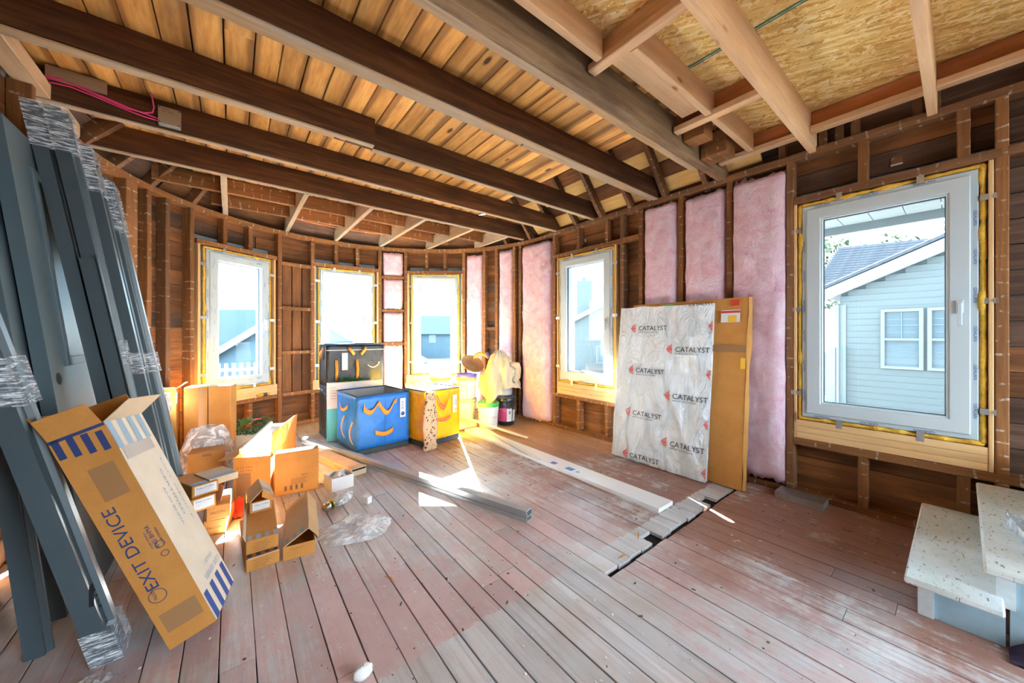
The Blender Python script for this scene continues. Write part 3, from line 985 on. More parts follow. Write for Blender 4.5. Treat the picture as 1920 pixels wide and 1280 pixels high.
def ring(name, x0, x1, z0, z1, wd, y0, y1, mat, parent):
    """four mitred bars of a rectangular frame as one mesh."""
    o = [(x0, z0), (x1, z0), (x1, z1), (x0, z1)]
    i_ = [(x0 + wd, z0 + wd), (x1 - wd, z0 + wd), (x1 - wd, z1 - wd), (x0 + wd, z1 - wd)]
    ch = 0.004
    vs = []
    for pts, y in ((o, y1), (o, y0 + ch), ([(x0 + ch, z0 + ch), (x1 - ch, z0 + ch), (x1 - ch, z1 - ch), (x0 + ch, z1 - ch)], y0),
                   ([(x0 + wd - ch, z0 + wd - ch), (x1 - wd + ch, z0 + wd - ch), (x1 - wd + ch, z1 - wd + ch), (x0 + wd - ch, z1 - wd + ch)], y0), (i_, y0 + ch), (i_, y1)):
        vs += [(a, y, b) for a, b in pts]
    fs = []
    for r in range(6):
        s = (r + 1) % 6
        for k in range(4):
            l = (k + 1) % 4
            fs.append((r * 4 + k, r * 4 + l, s * 4 + l, s * 4 + k))
    return mesh(name, vs, fs, mat, parent)

def window(idx, label, origin, rotz, W, z0, z1, handle=1, film=False, seed=0):
    w = tag(empty('window_%d' % idx, origin, rotz), label, 'window', kind='structure')
    FO, FR, SA = 0.031, 0.028, 0.078
    hx = W / 2
    ring('frame', -hx + FO, hx - FO, z0 + FO, z1 - FO, FR + 0.012, 0.0, 0.085, 'pvc_film', w)
    s0 = FO + FR
    sash = ring('sash', -hx + s0, hx - s0, z0 + s0, z1 - s0, SA, -0.012, 0.075, 'pvc_film' if film else 'pvc', w)
    g0 = s0 + SA
    ring('glazing_bead', -hx + g0 - 0.004, hx - g0 + 0.004, z0 + g0 - 0.004, z1 - g0 + 0.004, 0.016, -0.006, 0.03, 'pvc', sash)
    ring('gasket', -hx + g0 + 0.010, hx - g0 - 0.010, z0 + g0 + 0.010, z1 - g0 - 0.010, 0.007, 0.012, 0.034, 'gasket', sash)
    gx, gz0, gz1 = hx - g0 - 0.005, z0 + g0 + 0.005, z1 - g0 - 0.005
    mesh('pane', [(-gx, 0.026, gz0), (gx, 0.026, gz0), (gx, 0.026, gz1), (-gx, 0.026, gz1)], [(0, 1, 2, 3)], 'glass', sash)
    ring('outer_casing', -hx - 0.05, hx + 0.05, z0 - 0.05, z1 + 0.05, 0.05 + FO + 0.02, 0.086, 0.20, 'siding', w)
    # handle
    hz = 1.32
    hxp = handle * (hx - s0 - SA / 2)
    hd = boxes('handle', [((hxp, -0.018, hz + 0.045), (0.028, 0.012, 0.075)), ((hxp, -0.035, hz + 0.05), (0.016, 0.03, 0.016)), ((hxp, -0.048, hz), (0.019, 0.013, 0.13))], 'pvc', w, bevel=0.003)
    # foam
    rs = random.Random(seed)
    sides = [((-hx + 0.016, z0 + 0.012), (-hx + 0.016, z1 - 0.012)), ((hx - 0.016, z0 + 0.012), (hx - 0.016, z1 - 0.012)), ((-hx + 0.01, z1 - 0.015), (hx - 0.01, z1 - 0.015)), ((-hx + 0.01, z0 + 0.014), (hx - 0.01, z0 + 0.014))]
    for q, (a, b) in enumerate(sides):
        n = 90 if q < 2 else 50
        pts, rr = [], []
        for i in range(n + 1):
            t = i / n
            px_, pz = a[0] + (b[0] - a[0]) * t, a[1] + (b[1] - a[1]) * t
            nn = nz(t * 17 + seed * 3.1, q * 7.3, seed)
            n2 = nz(t * 55 + seed * 1.7, q * 2.3, seed + 4)
            big = max(0.0, nz(t * 9 + seed * 2.2, q * 3.3, 9.0) - 0.12) * 0.040
            r = 0.0125 + 0.006 * nn + 0.006 * n2
            inw = (-1 if px_ > 0 else 1) if q < 2 else 0
            inz = (-1 if pz > 1.3 else 1) if q >= 2 else 0
            pts.append((px_ + inw * big * 0.55, 0.016 - big * 0.55 + 0.004 * n2, pz + inz * big * 0.4))
            rr.append(max(0.004, r + big * 0.45))
        tube('foam', pts, rr, 'foam', w, 7)
    # fixing brackets
    for sx in (-1, 1):
        for zz in (z0 + 0.20, (z0 + z1) / 2 + 0.02, z1 - 0.20):
            m = Matrix.Translation((sx * (hx + 0.004), -0.003, zz)) @ Matrix.Rotation(rad(90) * sx, 4, 'Y')
            link('bracket', BRK, None, w, m)
    for xx in (-hx * 0.45, hx * 0.42):
        link('bracket', BRK, None, w, Matrix.Translation((xx, -0.003, z1 - 0.012)))
        link('bracket', BRK, None, w, Matrix.Translation((xx, -0.003, z0 + 0.008)) @ Matrix.Rotation(PI, 4, 'Y'))
    # maker's print on the protective film
    items = []
    yy = -0.0016
    hgt = 0.013
    zz = z0 + 0.14
    k = 0
    while zz < z1 - 0.16:
        if k % 2 == 0:
            items.append(('GEALAN', (-hx + FO + 0.017, yy, zz), (0, 0, 1), (-1, 0, 0), hgt, 0.085))
            items.append(('GEALAN', (hx - FO - 0.017, yy, zz + 0.10), (0, 0, -1), (1, 0, 0), hgt, 0.085))
        zz += 0.11
        k += 1
    xx = -hx + 0.10
    while xx < hx - 0.17:
        items.append(('GEALAN', (xx, yy, z1 - FO - 0.019), (1, 0, 0), (0, 0, 1), hgt, 0.085))
        items.append(('GEALAN', (xx + 0.085, yy, z0 + FO + 0.018), (-1, 0, 0), (0, 0, -1), hgt, 0.085))
        xx += 0.24
    if film:
        for j in range(26):
            sx = rs.choice((-1, 1))
            zq = rs.uniform(z0 + 0.1, z1 - 0.15)
            items.append(('GEALAN', (sx * (hx - s0 - rs.uniform(0.012, 0.06)), -0.0128, zq), (0, 0, 1), (-1, 0, 0), 0.008, 0.05))
        for j in range(8):
            xq = rs.uniform(-hx + 0.1, hx - 0.16)
            for zq in (z0 + s0 + rs.uniform(0.01, 0.06), z1 - s0 - rs.uniform(0.015, 0.06)):
                items.append(('GEALAN', (xq, -0.0128, zq), (1, 0, 0), (0, 0, 1), 0.008, 0.05))
    letters('film_print', items, 'blue_ink', w, joined=True)['kind'] = 'stuff'
    return w

def bay_window(idx, th, label, **kw):
    r = RB * math.cos(rad(HALF)) + 0.004
    c = pol(th, r, 0)
    return window(idx, label, (c.x, c.y, 0), rad(th - 90), 2 * RB * math.sin(rad(HALF)) - 0.03, Z0B, 2.152, **kw)

bay_window(1, BAYW[0], 'film-covered white window nearest the leaning steel frames', handle=1, film=True, seed=1)
bay_window(2, BAYW[1], 'white window in the bay behind the black tote', handle=1, seed=2)
bay_window(3, BAYW[2], 'white window in the bay above the buckets', handle=-1, seed=3)
window(4, 'narrow white window beside the plastic-wrapped panel', (XR + 0.006, (W4[0] + W4[1]) / 2, 0), rad(-90), W4[1] - W4[0], W4[2], W4[3], handle=1, seed=4)
window(5, 'large white window looking at the neighbouring clapboard house', (XR + 0.006, (W5[0] + W5[1]) / 2, 0), rad(-90), W5[1] - W5[0], W5[2], W5[3], handle=1, seed=5)

# ================================================================== INSULATION
def batt(label, mw, w, z0, z1, bulge, seed, group='pink insulation batts between the studs', ragged=0.012):
    nx, nzs = 16, max(14, int((z1 - z0) * 34))
    def fn(u, v):
        s = 2 * u - 1
        e = abs(s) ** 7
        t = min(v, 1 - v) * (z1 - z0)
        te = max(0.0, 1 - t / 0.05) ** 2
        xx = s * w / 2 * (1 - 0.05 * te)
        zz = z0 + (z1 - z0) * v
        n = nz(xx * 9 + seed, zz * 5, seed * 2.0) * 0.016 + nz(xx * 28, zz * 22 + seed, seed) * 0.006 + nz(xx * 70, zz * 60 + seed, seed) * 0.003
        y = -bulge * (1 - e) * (1 - 0.7 * te) + 0.065 * max(e, te * 0.6) - n * (1 - 0.6 * e)
        if v in (0.0, 1.0):
            zz += nz(xx * 40 + seed, v * 9, seed) * ragged * 2
        xx += nz(zz * 11, s * 3, seed + 5) * 0.006 * abs(s)
        return (xx, y, zz)
    o = grid_surf('insulation_batt', nx, nzs, fn, 'pink', None, mw)
    tag(o, label, 'insulation', group)
    return o

def mw_bay(th, r=RB):
    c = pol(th, r, 0)
    return Matrix.Translation((c.x, c.y, 0)) @ Matrix.Rotation(rad(th - 90), 4, 'Z')

def mw_right(y):
    return Matrix.Translation((XR, y, 0)) @ Matrix.Rotation(rad(-90), 4, 'Z')

for k, (z0, z1, w_) in enumerate(((2.12, 2.47, 'topmost'), (1.60, 2.065, 'second from the top'), (1.09, 1.55, 'third from the top'), (0.10, 1.04, 'lowest'))):
    batt('%s pink batt of the narrow bay between two bay windows' % w_, mw_bay(70.05), 0.30, z0, z1, 0.012, 3.0 + k)
batt('tall pink batt beside the bay window over the buckets', mw_bay(35.3), 0.285, 0.06, 2.44, 0.010, 11.3)
batt('tall narrow pink batt behind the beige drop cloth', mw_bay(20.6), 0.255, 0.06, 2.46, 0.012, 14.7)
batt('wide bulging pink batt at the end of the bay beside the narrow window', mw_bay(5.0), 0.56, 0.03, 2.47, 0.075, 17.9, ragged=0.03)
batt('leftmost of three pink batts above the wrapped panel', mw_right(1.849), 0.36, 0.10, 2.485, 0.035, 21.2)
batt('middle of three pink batts above the wrapped panel', mw_right(1.432), 0.37, 0.10, 2.47, 0.035, 25.5)
batt('pink batt next to the large window, hanging free at its foot', mw_right(1.014), 0.40, 0.06, 2.47, 0.045, 29.1, ragged=0.05)

# ================================================================== OUTSIDE
M['grass'] = plain('lawn', (0.035, 0.04, 0.04), 0.9, namt=0.6, nscale=2.0, col2=(0.05, 0.05, 0.05))
M['clap'] = plain('neighbour_clapboard', (0.072, 0.082, 0.084), 0.6)
M['trim_w'] = plain('white_trim_outside', (0.125, 0.14, 0.145), 0.5)
M['shingle'] = plain('grey_shingle', (0.035, 0.037, 0.045), 0.9, namt=0.8, nscale=14, col2=(0.06, 0.062, 0.07))
M['blue_wall'] = plain('blue_grey_siding', (0.05, 0.085, 0.11), 0.7)
M['blue_roof'] = plain('blue_grey_roof', (0.045, 0.07, 0.085), 0.9, namt=0.4, nscale=4)
M['pane_out'] = plain('house_window_pane', (0.06, 0.08, 0.095), 0.3)
M['leaf'] = plain('leaf', (0.035, 0.06, 0.025), 0.7, namt=0.8, nscale=3, col2=(0.075, 0.09, 0.04))
M['bark'] = plain('bark', (0.10, 0.07, 0.05), 0.9)
M['soffit'] = plain('white_soffit', (0.17, 0.175, 0.175), 0.6)

g = boxes('ground', [((10, 20, -0.85), (160, 160, 0.1))], 'grass')
tag(g, 'pale ground outside the windows', 'ground', kind='structure')

# own porch roof outside the straight wall
po = thing('porch_soffit', 'white slatted porch soffit outside the straight wall', 'soffit', (0, 0, 0))
k = 0
y = -2.2
while y < 4.2:
    boxes('soffit_slat', [((4.06, y, 2.26), (1.12, 0.195, 0.018))], 'soffit', po)
    y += 0.2
boxes('fascia', [((4.66, 1.0, 2.235), (0.04, 6.6, 0.11))], 'soffit', po)
boxes('post', [((4.60, 4.45, 0.7), (0.16, 0.16, 3.0))], 'trim_w', po)
boxes('roof_skin', [((4.12, 1.0, 2.34), (1.2, 6.6, 0.03))], 'shingle', po)

# neighbouring clapboard house
nh = thing('clapboard_house', 'white clapboard house with gable eave seen through the large window', 'house', (8, 0, 0))
zz = -0.8
while zz < 3.4:
    yl = 1.262 if zz < 1.80 else 1.262 - (zz - 1.80) / 0.462
    if yl > -2.0:
        board('clapboard', (0.0, yl, zz + 0.05), (0.0, -3.2, zz + 0.05), 0.014, 0.102, 'clap', nh, up=(-0.12, 0, 1), ch=0.001)
    zz += 0.098
boxes('corner_board', [((-0.015, 1.235, 0.45), (0.03, 0.10, 2.5))], 'trim_w', nh)
boxes('downpipe', [((-0.06, 1.30, 0.5), (0.06, 0.07, 2.4))], 'trim_w', nh)
boxes('house_body', [((3.05, -1.0, 0.0), (6.0, 4.46, 3.3))], 'clap', nh)
mesh('gable_wall', [(0.02, 1.25, 1.6), (0.02, -3.2, 1.6), (0.02, -3.2, 2.75), (0.02, -2.0, 3.40), (0.02, 1.25, 1.90)], [(0, 1, 2, 3, 4)], 'clap', nh)
board('rake_board', (-0.22, 1.52, 1.82), (-0.22, -2.0, 3.447), 0.05, 0.17, 'trim_w', nh)
board('rake_soffit', (-0.10, 1.52, 1.79), (-0.10, -2.0, 3.417), 0.22, 0.02, 'trim_w', nh)
board('roof_plane', (2.9, 1.60, 1.92), (2.9, -2.0, 3.585), 6.3, 0.05, 'shingle', nh)
wd = ring('window', 0, 0.44, 0, 0.92, 0.045, -0.03, 0.03, 'trim_w', None)
wd.parent = nh
wd.matrix_local = Matrix.Translation((-0.02, 0.785, 0.68)) @ Matrix.Rotation(rad(-90), 4, 'Z')
for dy in (0.0, 0.475):
    wn_ = wd if dy == 0 else link('window', wd.data, None, nh, Matrix.Translation((-0.02, 0.785 - dy, 0.68)) @ Matrix.Rotation(rad(-90), 4, 'Z'))
    for z0 in (0.045, 0.47):
        mesh('pane', [(0.045, 0.01, z0), (0.395, 0.01, z0), (0.395, 0.01, z0 + 0.40), (0.045, 0.01, z0 + 0.40)], [(0, 1, 2, 3)], 'pane_out', wn_)
    boxes('meeting_rail', [((0.22, -0.01, 0.455), (0.36, 0.03, 0.035))], 'trim_w', wn_)
    boxes('muntin', [((0.22, 0.0, 0.67), (0.008, 0.01, 0.4)), ((0.22, 0.0, 0.67), (0.35, 0.01, 0.008))], 'trim_w', wn_)
# shingled wing behind it
nw = thing('shingled_wing', 'dark shingled roof rising behind the clapboard gable', 'roof', (0, 0, 0))
for k in range(16):
    f = k / 15
    a = Vector((10.2 + 0.62 * f, 2.05 - 0.30 * f, 2.30 + 0.86 * f))
    b = a + Vector((1.2, -3.55, 0))
    board('shingle_course', a, b, 0.085, 0.016, 'shingle', nw, up=(-0.75, -0.25, 0.61), ch=0.001)
board('eave_board', (10.12, 2.10, 2.24), (11.4, -1.45, 2.24), 0.04, 0.12, 'trim_w', nw)
boxes('wall', [((12.6, -0.4, 0.6), (3.0, 4.0, 2.8))], 'clap', nw)
# deck railing
rl = thing('deck_railing', 'white deck railing beside the clapboard house', 'railing', (0, 0, 0))
for zc in (0.90, 0.22):
    boxes('rail', [((7.75, 2.1, zc), (0.06, 1.55, 0.05))], 'trim_w', rl)
for k in range(11):
    boxes('baluster', [((7.75, 1.40 + 0.13 * k, 0.56), (0.035, 0.035, 0.66))], 'trim_w', rl)
boxes('post', [((7.75, 1.33, 0.5), (0.11, 0.11, 1.0))], 'trim_w', rl)
boxes('deck_edge', [((7.6, 2.1, 0.05), (0.5, 1.6, 0.14))], 'trim_w', rl)

def tree(label, x, y, zt, r, seed, n=5200, group='trees beyond the clapboard house'):
    t = thing('tree', label, 'tree', (x, y, -0.8), 0, group)
    rs = random.Random(seed)
    tube('trunk', [(0, 0, 0), (0.05, 0.03, zt * 0.5), (0.0, 0.1, zt * 0.85)], [0.16, 0.12, 0.05], 'bark', t, 8)
    cs = [(rs.uniform(-r, r) * 0.8, rs.uniform(-r, r) * 0.8, zt * rs.uniform(0.45, 1.0), r * rs.uniform(0.25, 0.5)) for _ in range(16)]
    vs, fs = [], []
    for _ in range(n):
        c = rs.choice(cs)
        d = Vector((rs.gauss(0, 1), rs.gauss(0, 1), rs.gauss(0, 1))).normalized() * c[3] * rs.random() ** 0.4
        p = Vector(c[:3]) + d
        a = Vector((rs.gauss(0, 1), rs.gauss(0, 1), rs.gauss(0, 1))).normalized() * 0.10
        b = a.orthogonal().normalized() * 0.065
        k = len(vs)
        vs += [p - a, p + b, p + a, p - b]
        fs.append((k, k + 1, k + 2, k + 3))
    mesh('foliage', vs, fs, 'leaf', t)
    for c in cs[:7]:
        tube('branch', [(0, 0.05, zt * 0.55), ((c[0]) * 0.5, c[1] * 0.5, (zt * 0.55 + c[2]) / 2), c[:3]], [0.05, 0.03, 0.012], 'bark', t, 5)
    return t
tree('tall leafy tree above the shingled roof', 15.5, 4.2, 5.2, 2.0, 1)
tree('leafy tree over the ridge of the clapboard gable', 17.6, 1.6, 5.6, 1.5, 2)
tree('leafy tree partly hidden by the porch soffit', 17.0, -1.4, 5.8, 1.6, 3)
tree('low tree beside the end of the clapboard house', 13.0, 4.9, 3.1, 1.3, 4, 3600)

def house(name, label, loc, yaw, w, d, h, rh, wall='blue_wall', roof='blue_roof', wins=(), chimney=None):
    t = thing(name, label, 'house', loc, yaw, 'distant houses seen through the bay windows')
    boxes('wall', [((0, 0, h / 2), (w, d, h))], wall, t)
    # gable: ridge along x
    o = 0.3
    vs = [(-w / 2, -d / 2, h), (w / 2, -d / 2, h), (w / 2, d / 2, h), (-w / 2, d / 2, h), (-w / 2, 0, h + rh), (w / 2, 0, h + rh)]
    mesh('gable_wall', vs, [(0, 3, 4), (1, 5, 2), (0, 1, 5, 4), (2, 3, 4, 5)], wall, t)
    for s in (-1, 1):
        e = 1 + o / (d / 2)
        board('roof_slope', (0, 0, h + rh + 0.06), (0, s * d / 2 * e, h + rh - rh * e + 0.06), w + 2 * o, 0.09, roof, t)
        for xs in (-1, 1):
            board('rake_board', (xs * (w / 2 + o), 0, h + rh + 0.02), (xs * (w / 2 + o), s * d / 2 * e, h + rh - rh * e + 0.02), 0.06, 0.26, 'trim_w', t)
    for (fx, fy, fz, ww, wh, side) in wins:
        if side == 'y':
            f = boxes('window', [((fx, fy, fz), (ww, 0.06, wh))], 'trim_w', t)
            boxes('pane', [((fx, fy - 0.035, fz), (ww - 0.16, 0.02, wh - 0.16))], 'pane_out', f)
        else:
            f = boxes('window', [((fx, fy, fz), (0.06, ww, wh))], 'trim_w', t)
            boxes('pane', [((fx - 0.035, fy, fz), (0.02, ww - 0.16, wh - 0.16))], 'pane_out', f)
    if chimney:
        boxes('chimney', [((chimney[0], chimney[1], chimney[2]), (0.9, 0.9, 2.6)), ((chimney[0], chimney[1], chimney[2] + 1.6), (0.25, 0.25, 0.9))], wall, t)
    return t
# seen through the film-covered window
o = boxes('flat_roofed_building', [((0, 0, 1.81), (5.2, 4.0, 3.62)), ((-3.4, 0.2, 1.45), (1.6, 3.6, 2.9))], 'blue_wall')
o.location = (1.9, 29.8, -0.8)
o.rotation_euler = (0, 0, rad(-38.3))
tag(o, 'grey-blue flat-topped building far behind the film-covered window', 'building', 'distant houses seen through the bay windows')
house('gable_house', 'near house whose white gable edges slant across two bay windows', (3.11, 17.67, -0.8), rad(51.7), 3.0, 8.0, 0.8, 2.36)
# picket fence
pf = thing('picket_fence', 'white picket fence low in the film-covered window', 'fence', (0, 0, 0))
for zc in (0.10, 0.46):
    board('rail', (-3.2, 9.6, zc), (2.6, 9.6, zc), 0.04, 0.06, 'trim_w', pf)
for k in range(46):
    board('picket', (-3.1 + 0.125 * k, 9.56, -0.8), (-3.1 + 0.125 * k, 9.56, 0.60), 0.07, 0.02, 'trim_w', pf, up=(0, 1, 0), share=True)
# through the other bay windows
house('gable_house', 'pale house with its gable peak in the window behind the black tote', (8.2, 29.4, -0.8), rad(-8), 4.6, 3.8, 2.2, 1.36, wins=((-2.3, 0.5, 2.0, 0.7, 0.9, 'x'), (-2.3, -0.8, 1.5, 0.7, 0.9, 'x')))
house('gable_house', 'wide blue house filling the window over the buckets', (14.9, 32.4, -0.8), rad(-33), 5.2, 5.0, 2.2, 1.6, wins=((-1.1, -2.5, 1.7, 0.6, 0.8, 'y'), (0.9, -2.5, 1.7, 0.6, 0.8, 'y')))
house('gable_house', 'two-storey house with chimney seen through the narrow window', (19.6, 14.4, -0.8), rad(45), 7.0, 5.0, 2.9, 1.3, wall='clap', wins=((-3.5, 0.9, 2.3, 0.8, 1.0, 'x'), (-3.5, -0.7, 2.3, 0.8, 1.0, 'x'), (-3.5, 0.9, 0.9, 0.8, 1.0, 'x'), (-3.5, -0.7, 0.9, 0.8, 1.0, 'x')), chimney=(-2.4, 1.9, 3.9))

# ================================================================== LEANING STEEL
M['steel'] = plain('grey_primed_steel', (0.055, 0.08, 0.095), 0.38, namt=0.3, nscale=5, col2=(0.045, 0.065, 0.08), spec=0.6)
M['door_paint'] = plain('grey_door_paint', (0.085, 0.125, 0.145), 0.42)
M['lite_glass'] = plain('door_lite_glass', (0.035, 0.065, 0.06), 0.35, spec=0.15)
M['hole'] = plain('dark_hole', (0.008, 0.008, 0.01), 0.9)

def prism(name, prof, origin, axis, length, mat, parent=None, ex=(1, 0, 0), ey=(0, 1, 0), nseg=1):
    """prof [(p,q)] offsets along ex, ey at the foot; extruded along axis."""
    ex, ey, ax, og = Vector(ex), Vector(ey), Vector(axis), Vector(origin)
    n = len(prof)
    vs, fs = [], []
    for i in range(nseg + 1):
        for (p, q) in prof:
            vs.append(og + ex * p + ey * q + ax * (length * i / nseg))
    for i in range(nseg):
        for k in range(n):
            l = (k + 1) % n
            fs.append((i * n + k, i * n + l, i * n + n + l, i * n + n + k))
    fs.append(tuple(reversed(range(n))))
    fs.append(tuple(range(nseg * n, nseg * n + n)))
    return mesh(name, vs, fs, mat, parent)

def jamb(label, foot, lean, length, face, depth, wraps=(), hinge=None, flip=False, zoff=0.0):
    """pressed steel door-frame post: face towards the camera side (-y), rebates towards +x."""
    ax = Vector((-lean, 0, 1)).normalized()
    t = thing('door_frame_post', label, 'door frame', foot, 0, 'pressed steel door frame posts')
    s = 0.016
    d1, d2 = depth * 0.36, depth * 0.66
    prof = [(0, 0), (face - s, 0), (face - s, d1), (face, d1 + 0.004), (face, d2), (face - s, d2 + 0.004), (face - s, depth), (face - s - 0.002, depth), (face - s - 0.002, depth - 0.012), (0.0, depth)]
    prof = [(0, 0), (face, 0), (face, d1), (face - s, d1 + 0.001), (face - s, d2), (face, d2 + 0.001), (face, depth), (0, depth)] if flip else prof
    prism('post', prof, (0, 0, 0), ax, length, 'steel', t)
    for (a, b) in wraps:
        e = 0.004
        pr = [(-e, -e), (face + e, -e), (face + e, depth + e), (-e, depth + e)]
        prism('stretch_wrap', pr, ax * a, ax, b - a, 'wrap', t, nseg=2)
    if hinge:
        pc = ax * hinge + Vector((face * 0.80, -0.0008, 0))
        boxes('hinge_slot', [((pc.x, pc.y, pc.z), (0.012, 0.002, 0.075))], 'hole', t)
        for k in range(5):
            pq = ax * (hinge - 0.045 + 0.022 * k) + Vector((face - 0.004 + 0.0 * k, -0.0008, 0))
            boxes('screw_hole', [((pq.x, pq.y, pq.z), (0.006, 0.002, 0.007))], 'hole', t)
    return t
jamb('steel post with wrapped foot and hinge slot, nearest the camera', (-0.395, 1.935, 0.0), 0.234, 2.28, 0.075, 0.135, ((0.0, 0.13), (0.99, 1.16)), 0.27)
jamb('thin steel post standing behind the wrapped-foot post', (-0.60, 2.128, 0.0), 0.098, 2.05, 0.065, 0.05)
jamb('tall steel post with wrapped head, its seam side towards the camera', (-0.398, 2.705, 0.0), 0.163, 2.33, 0.066, 0.10, ((2.12, 2.335),))
jamb('tall steel post with wrapped head and pale rebate beside the glazed door', (-0.330, 2.703, 0.0), 0.163, 2.33, 0.068, 0.11, ((1.06, 1.19), (2.12, 2.335)))
jamb('steel post between the wrapped-head post and the widest post', (-0.285, 2.83, 0.0), 0.165, 2.22, 0.06, 0.13, ((1.00, 1.12), (1.98, 2.22)), flip=True)
jamb('widest steel post, nearest the curved wall', (-0.262, 2.98, 0.0), 0.168, 2.12, 0.07, 0.17, ((0.99, 1.11), (1.82, 2.10)), flip=False)
# short angle leaning on the tall posts
ax = Vector((-0.163, 0, 1)).normalized()
t = thing('steel_channel', 'short flat steel channel with slanted top leaning on the tall posts', 'steel channel', (-0.335, 2.692, 0.0))
prism('web', [(0, 0), (0.066, 0), (0.066, -0.012), (0, -0.012)], (0, 0, 0), ax, 1.60, 'steel', t)
prism('flange', [(0.062, -0.012), (0.066, -0.012), (0.066, -0.03), (0.062, -0.03)], (0, 0, 0), ax, 1.62, 'steel', t)

def door_slab(label, foot, lean, lite, length=2.13, width=0.9):
    ax = Vector((-lean, 0, 1)).normalized()
    t = thing('steel_door', label, 'door', foot, 0, 'steel doors leaning against the wall')
    prism('slab', [(-0.045, 0), (0, 0), (0, width), (-0.045, width)], (0, 0, 0), ax, length, 'door_paint', t)
    nrm = Vector((1, 0, lean)).normalized()
    if lite:
        m = Matrix((Vector((0, 1, 0)), -nrm, ax)).transposed().to_4x4()
        fr = ring('lite_frame', 0.17, 0.72, 1.06, 1.98, 0.045, -0.014, 0.0, 'door_paint', t)
        fr.matrix_local = m
        gl = mesh('lite_glass', [(0.21, -0.003, 1.10), (0.68, -0.003, 1.10), (0.68, -0.003, 1.94), (0.21, -0.003, 1.94)], [(0, 1, 2, 3)], 'lite_glass', fr)
        vs = [(0.075 + 0.027 * math.cos(q * PI / 10), -0.001, 1.01 + 0.027 * math.sin(q * PI / 10)) for q in range(20)]
        h = mesh('lock_bore', vs, [tuple(range(20))], 'hole', t)
        h.matrix_local = m
    return t
door_slab('grey steel door with a narrow glass lite and lock bore', (-0.497, 2.45, 0.0), 0.118, True)
door_slab('plain dark steel door behind the glazed door', (-0.553, 2.36, 0.0), 0.118, False)

# ================================================================== CARTONS
def make_card(name, c, c2):
    m, nt, b = new_mat(name)
    tc = nt.nodes.new('ShaderNodeTexCoord')
    ob = tc.outputs['Object']
    n1 = noise_at(nt, ob, 6.0, 5, 0.6)
    n2 = noise_at(nt, mapping(nt, ob, (1, 1, 1)), 120.0, 2, 0.5)
    f = math_n(nt, 'ADD', math_n(nt, 'MULTIPLY', n1, 0.8), math_n(nt, 'MULTIPLY', n2, 0.2))
    nt.links.new(ramp(nt, f, [(0.3, c2), (0.6, c)]), b.inputs['Base Color'])
    b.inputs['Roughness'].default_value = 0.75
    b.inputs['Specular IOR Level'].default_value = 0.3
    bump(nt, b, n1, 0.15, 0.01)
    return m
M['card'] = make_card('brown_cardboard', (0.58, 0.265, 0.065), (0.48, 0.205, 0.045))
M['card_in'] = make_card('pale_cardboard_inside', (0.58, 0.38, 0.20), (0.50, 0.31, 0.15))
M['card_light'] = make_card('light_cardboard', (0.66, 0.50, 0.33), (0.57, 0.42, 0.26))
M['card_lit'] = make_card('window_lit_cardboard', (0.80, 0.70, 0.56), (0.70, 0.60, 0.46))  # brown cardboard made paler, window light painted into its colour
M['card_white'] = make_card('white_carton', (0.74, 0.74, 0.74), (0.66, 0.66, 0.67))
M['tape'] = plain('brown_packing_tape', (0.36, 0.19, 0.085), 0.22)
M['clear_tape'] = plain('shiny_tape', (0.55, 0.52, 0.48), 0.15)
M['sticker'] = plain('white_sticker', (0.72, 0.73, 0.75), 0.5)
M['orange_st'] = plain('yellow_sticker', (0.85, 0.50, 0.04), 0.5)
M['red_st'] = plain('red_sticker', (0.62, 0.05, 0.03), 0.5)
M['green_st'] = plain('green_sticker', (0.10, 0.55, 0.12), 0.5)

def quad(name, o, xd, yd, w, h, mat, parent):
    o, xd, yd = Vector(o), Vector(xd), Vector(yd)
    nrm = xd.cross(yd).normalized() * 0.0008
    return mesh(name, [o + nrm, o + nrm + xd * w, o + nrm + xd * w + yd * h, o + nrm + yd * h], [(0, 1, 2, 3)], mat, parent)

def carton(name, label, loc, rotz, L, W, H, mat='card', opened=False, flaps=(), group=None, rot=None, cat='box', inside='card_in', th=0.005):
    """origin = front-left-bottom corner; x along the front, y back, z up."""
    t = thing(name, label, cat, loc, rotz, group, rot=rot)
    if opened:
        b = boxes('body', [((L / 2, th / 2, H / 2), (L, th, H)), ((L / 2, W - th / 2, H / 2), (L, th, H)), ((th / 2, W / 2, H / 2), (th, W - 2 * th, H)), ((L - th / 2, W / 2, H / 2), (th, W - 2 * th, H)), ((L / 2, W / 2, th / 2), (L - 2 * th, W - 2 * th, th))], mat, t)
    else:
        b = boxes('body', [((L / 2, W / 2, H / 2), (L, W, H))], mat, t, bevel=0.004)
    for (side, ln, ang, fm) in flaps:
        a = rad(ang)
        s, c = math.sin(a), math.cos(a)
        if side == 'f':
            base, ed, out, wd = Vector((0, 0, H)), Vector((1, 0, 0)), Vector((0, -1, 0)), L
        elif side == 'b':
            base, ed, out, wd = Vector((0, W, H)), Vector((1, 0, 0)), Vector((0, 1, 0)), L
        elif side == 'l':
            base, ed, out, wd = Vector((0, 0, H)), Vector((0, 1, 0)), Vector((-1, 0, 0)), W
        else:
            base, ed, out, wd = Vector((L, 0, H)), Vector((0, 1, 0)), Vector((1, 0, 0)), W
        d = Vector((0, 0, 1)) * c + out * s
        n = ed.cross(d).normalized() * 0.0035
        k = 0.003
        p = [base + ed * k, base + ed * (wd - k), base + ed * (wd - k * 2) + d * ln, base + ed * (k * 2) + d * ln]
        vs = [q + n * 0.5 for q in p] + [q - n * 0.5 for q in p]
        mesh('flap', vs, [(0, 1, 2, 3), (7, 6, 5, 4), (0, 4, 5, 1), (1, 5, 6, 2), (2, 6, 7, 3), (3, 7, 4, 0)], fm or mat, t)
    return t

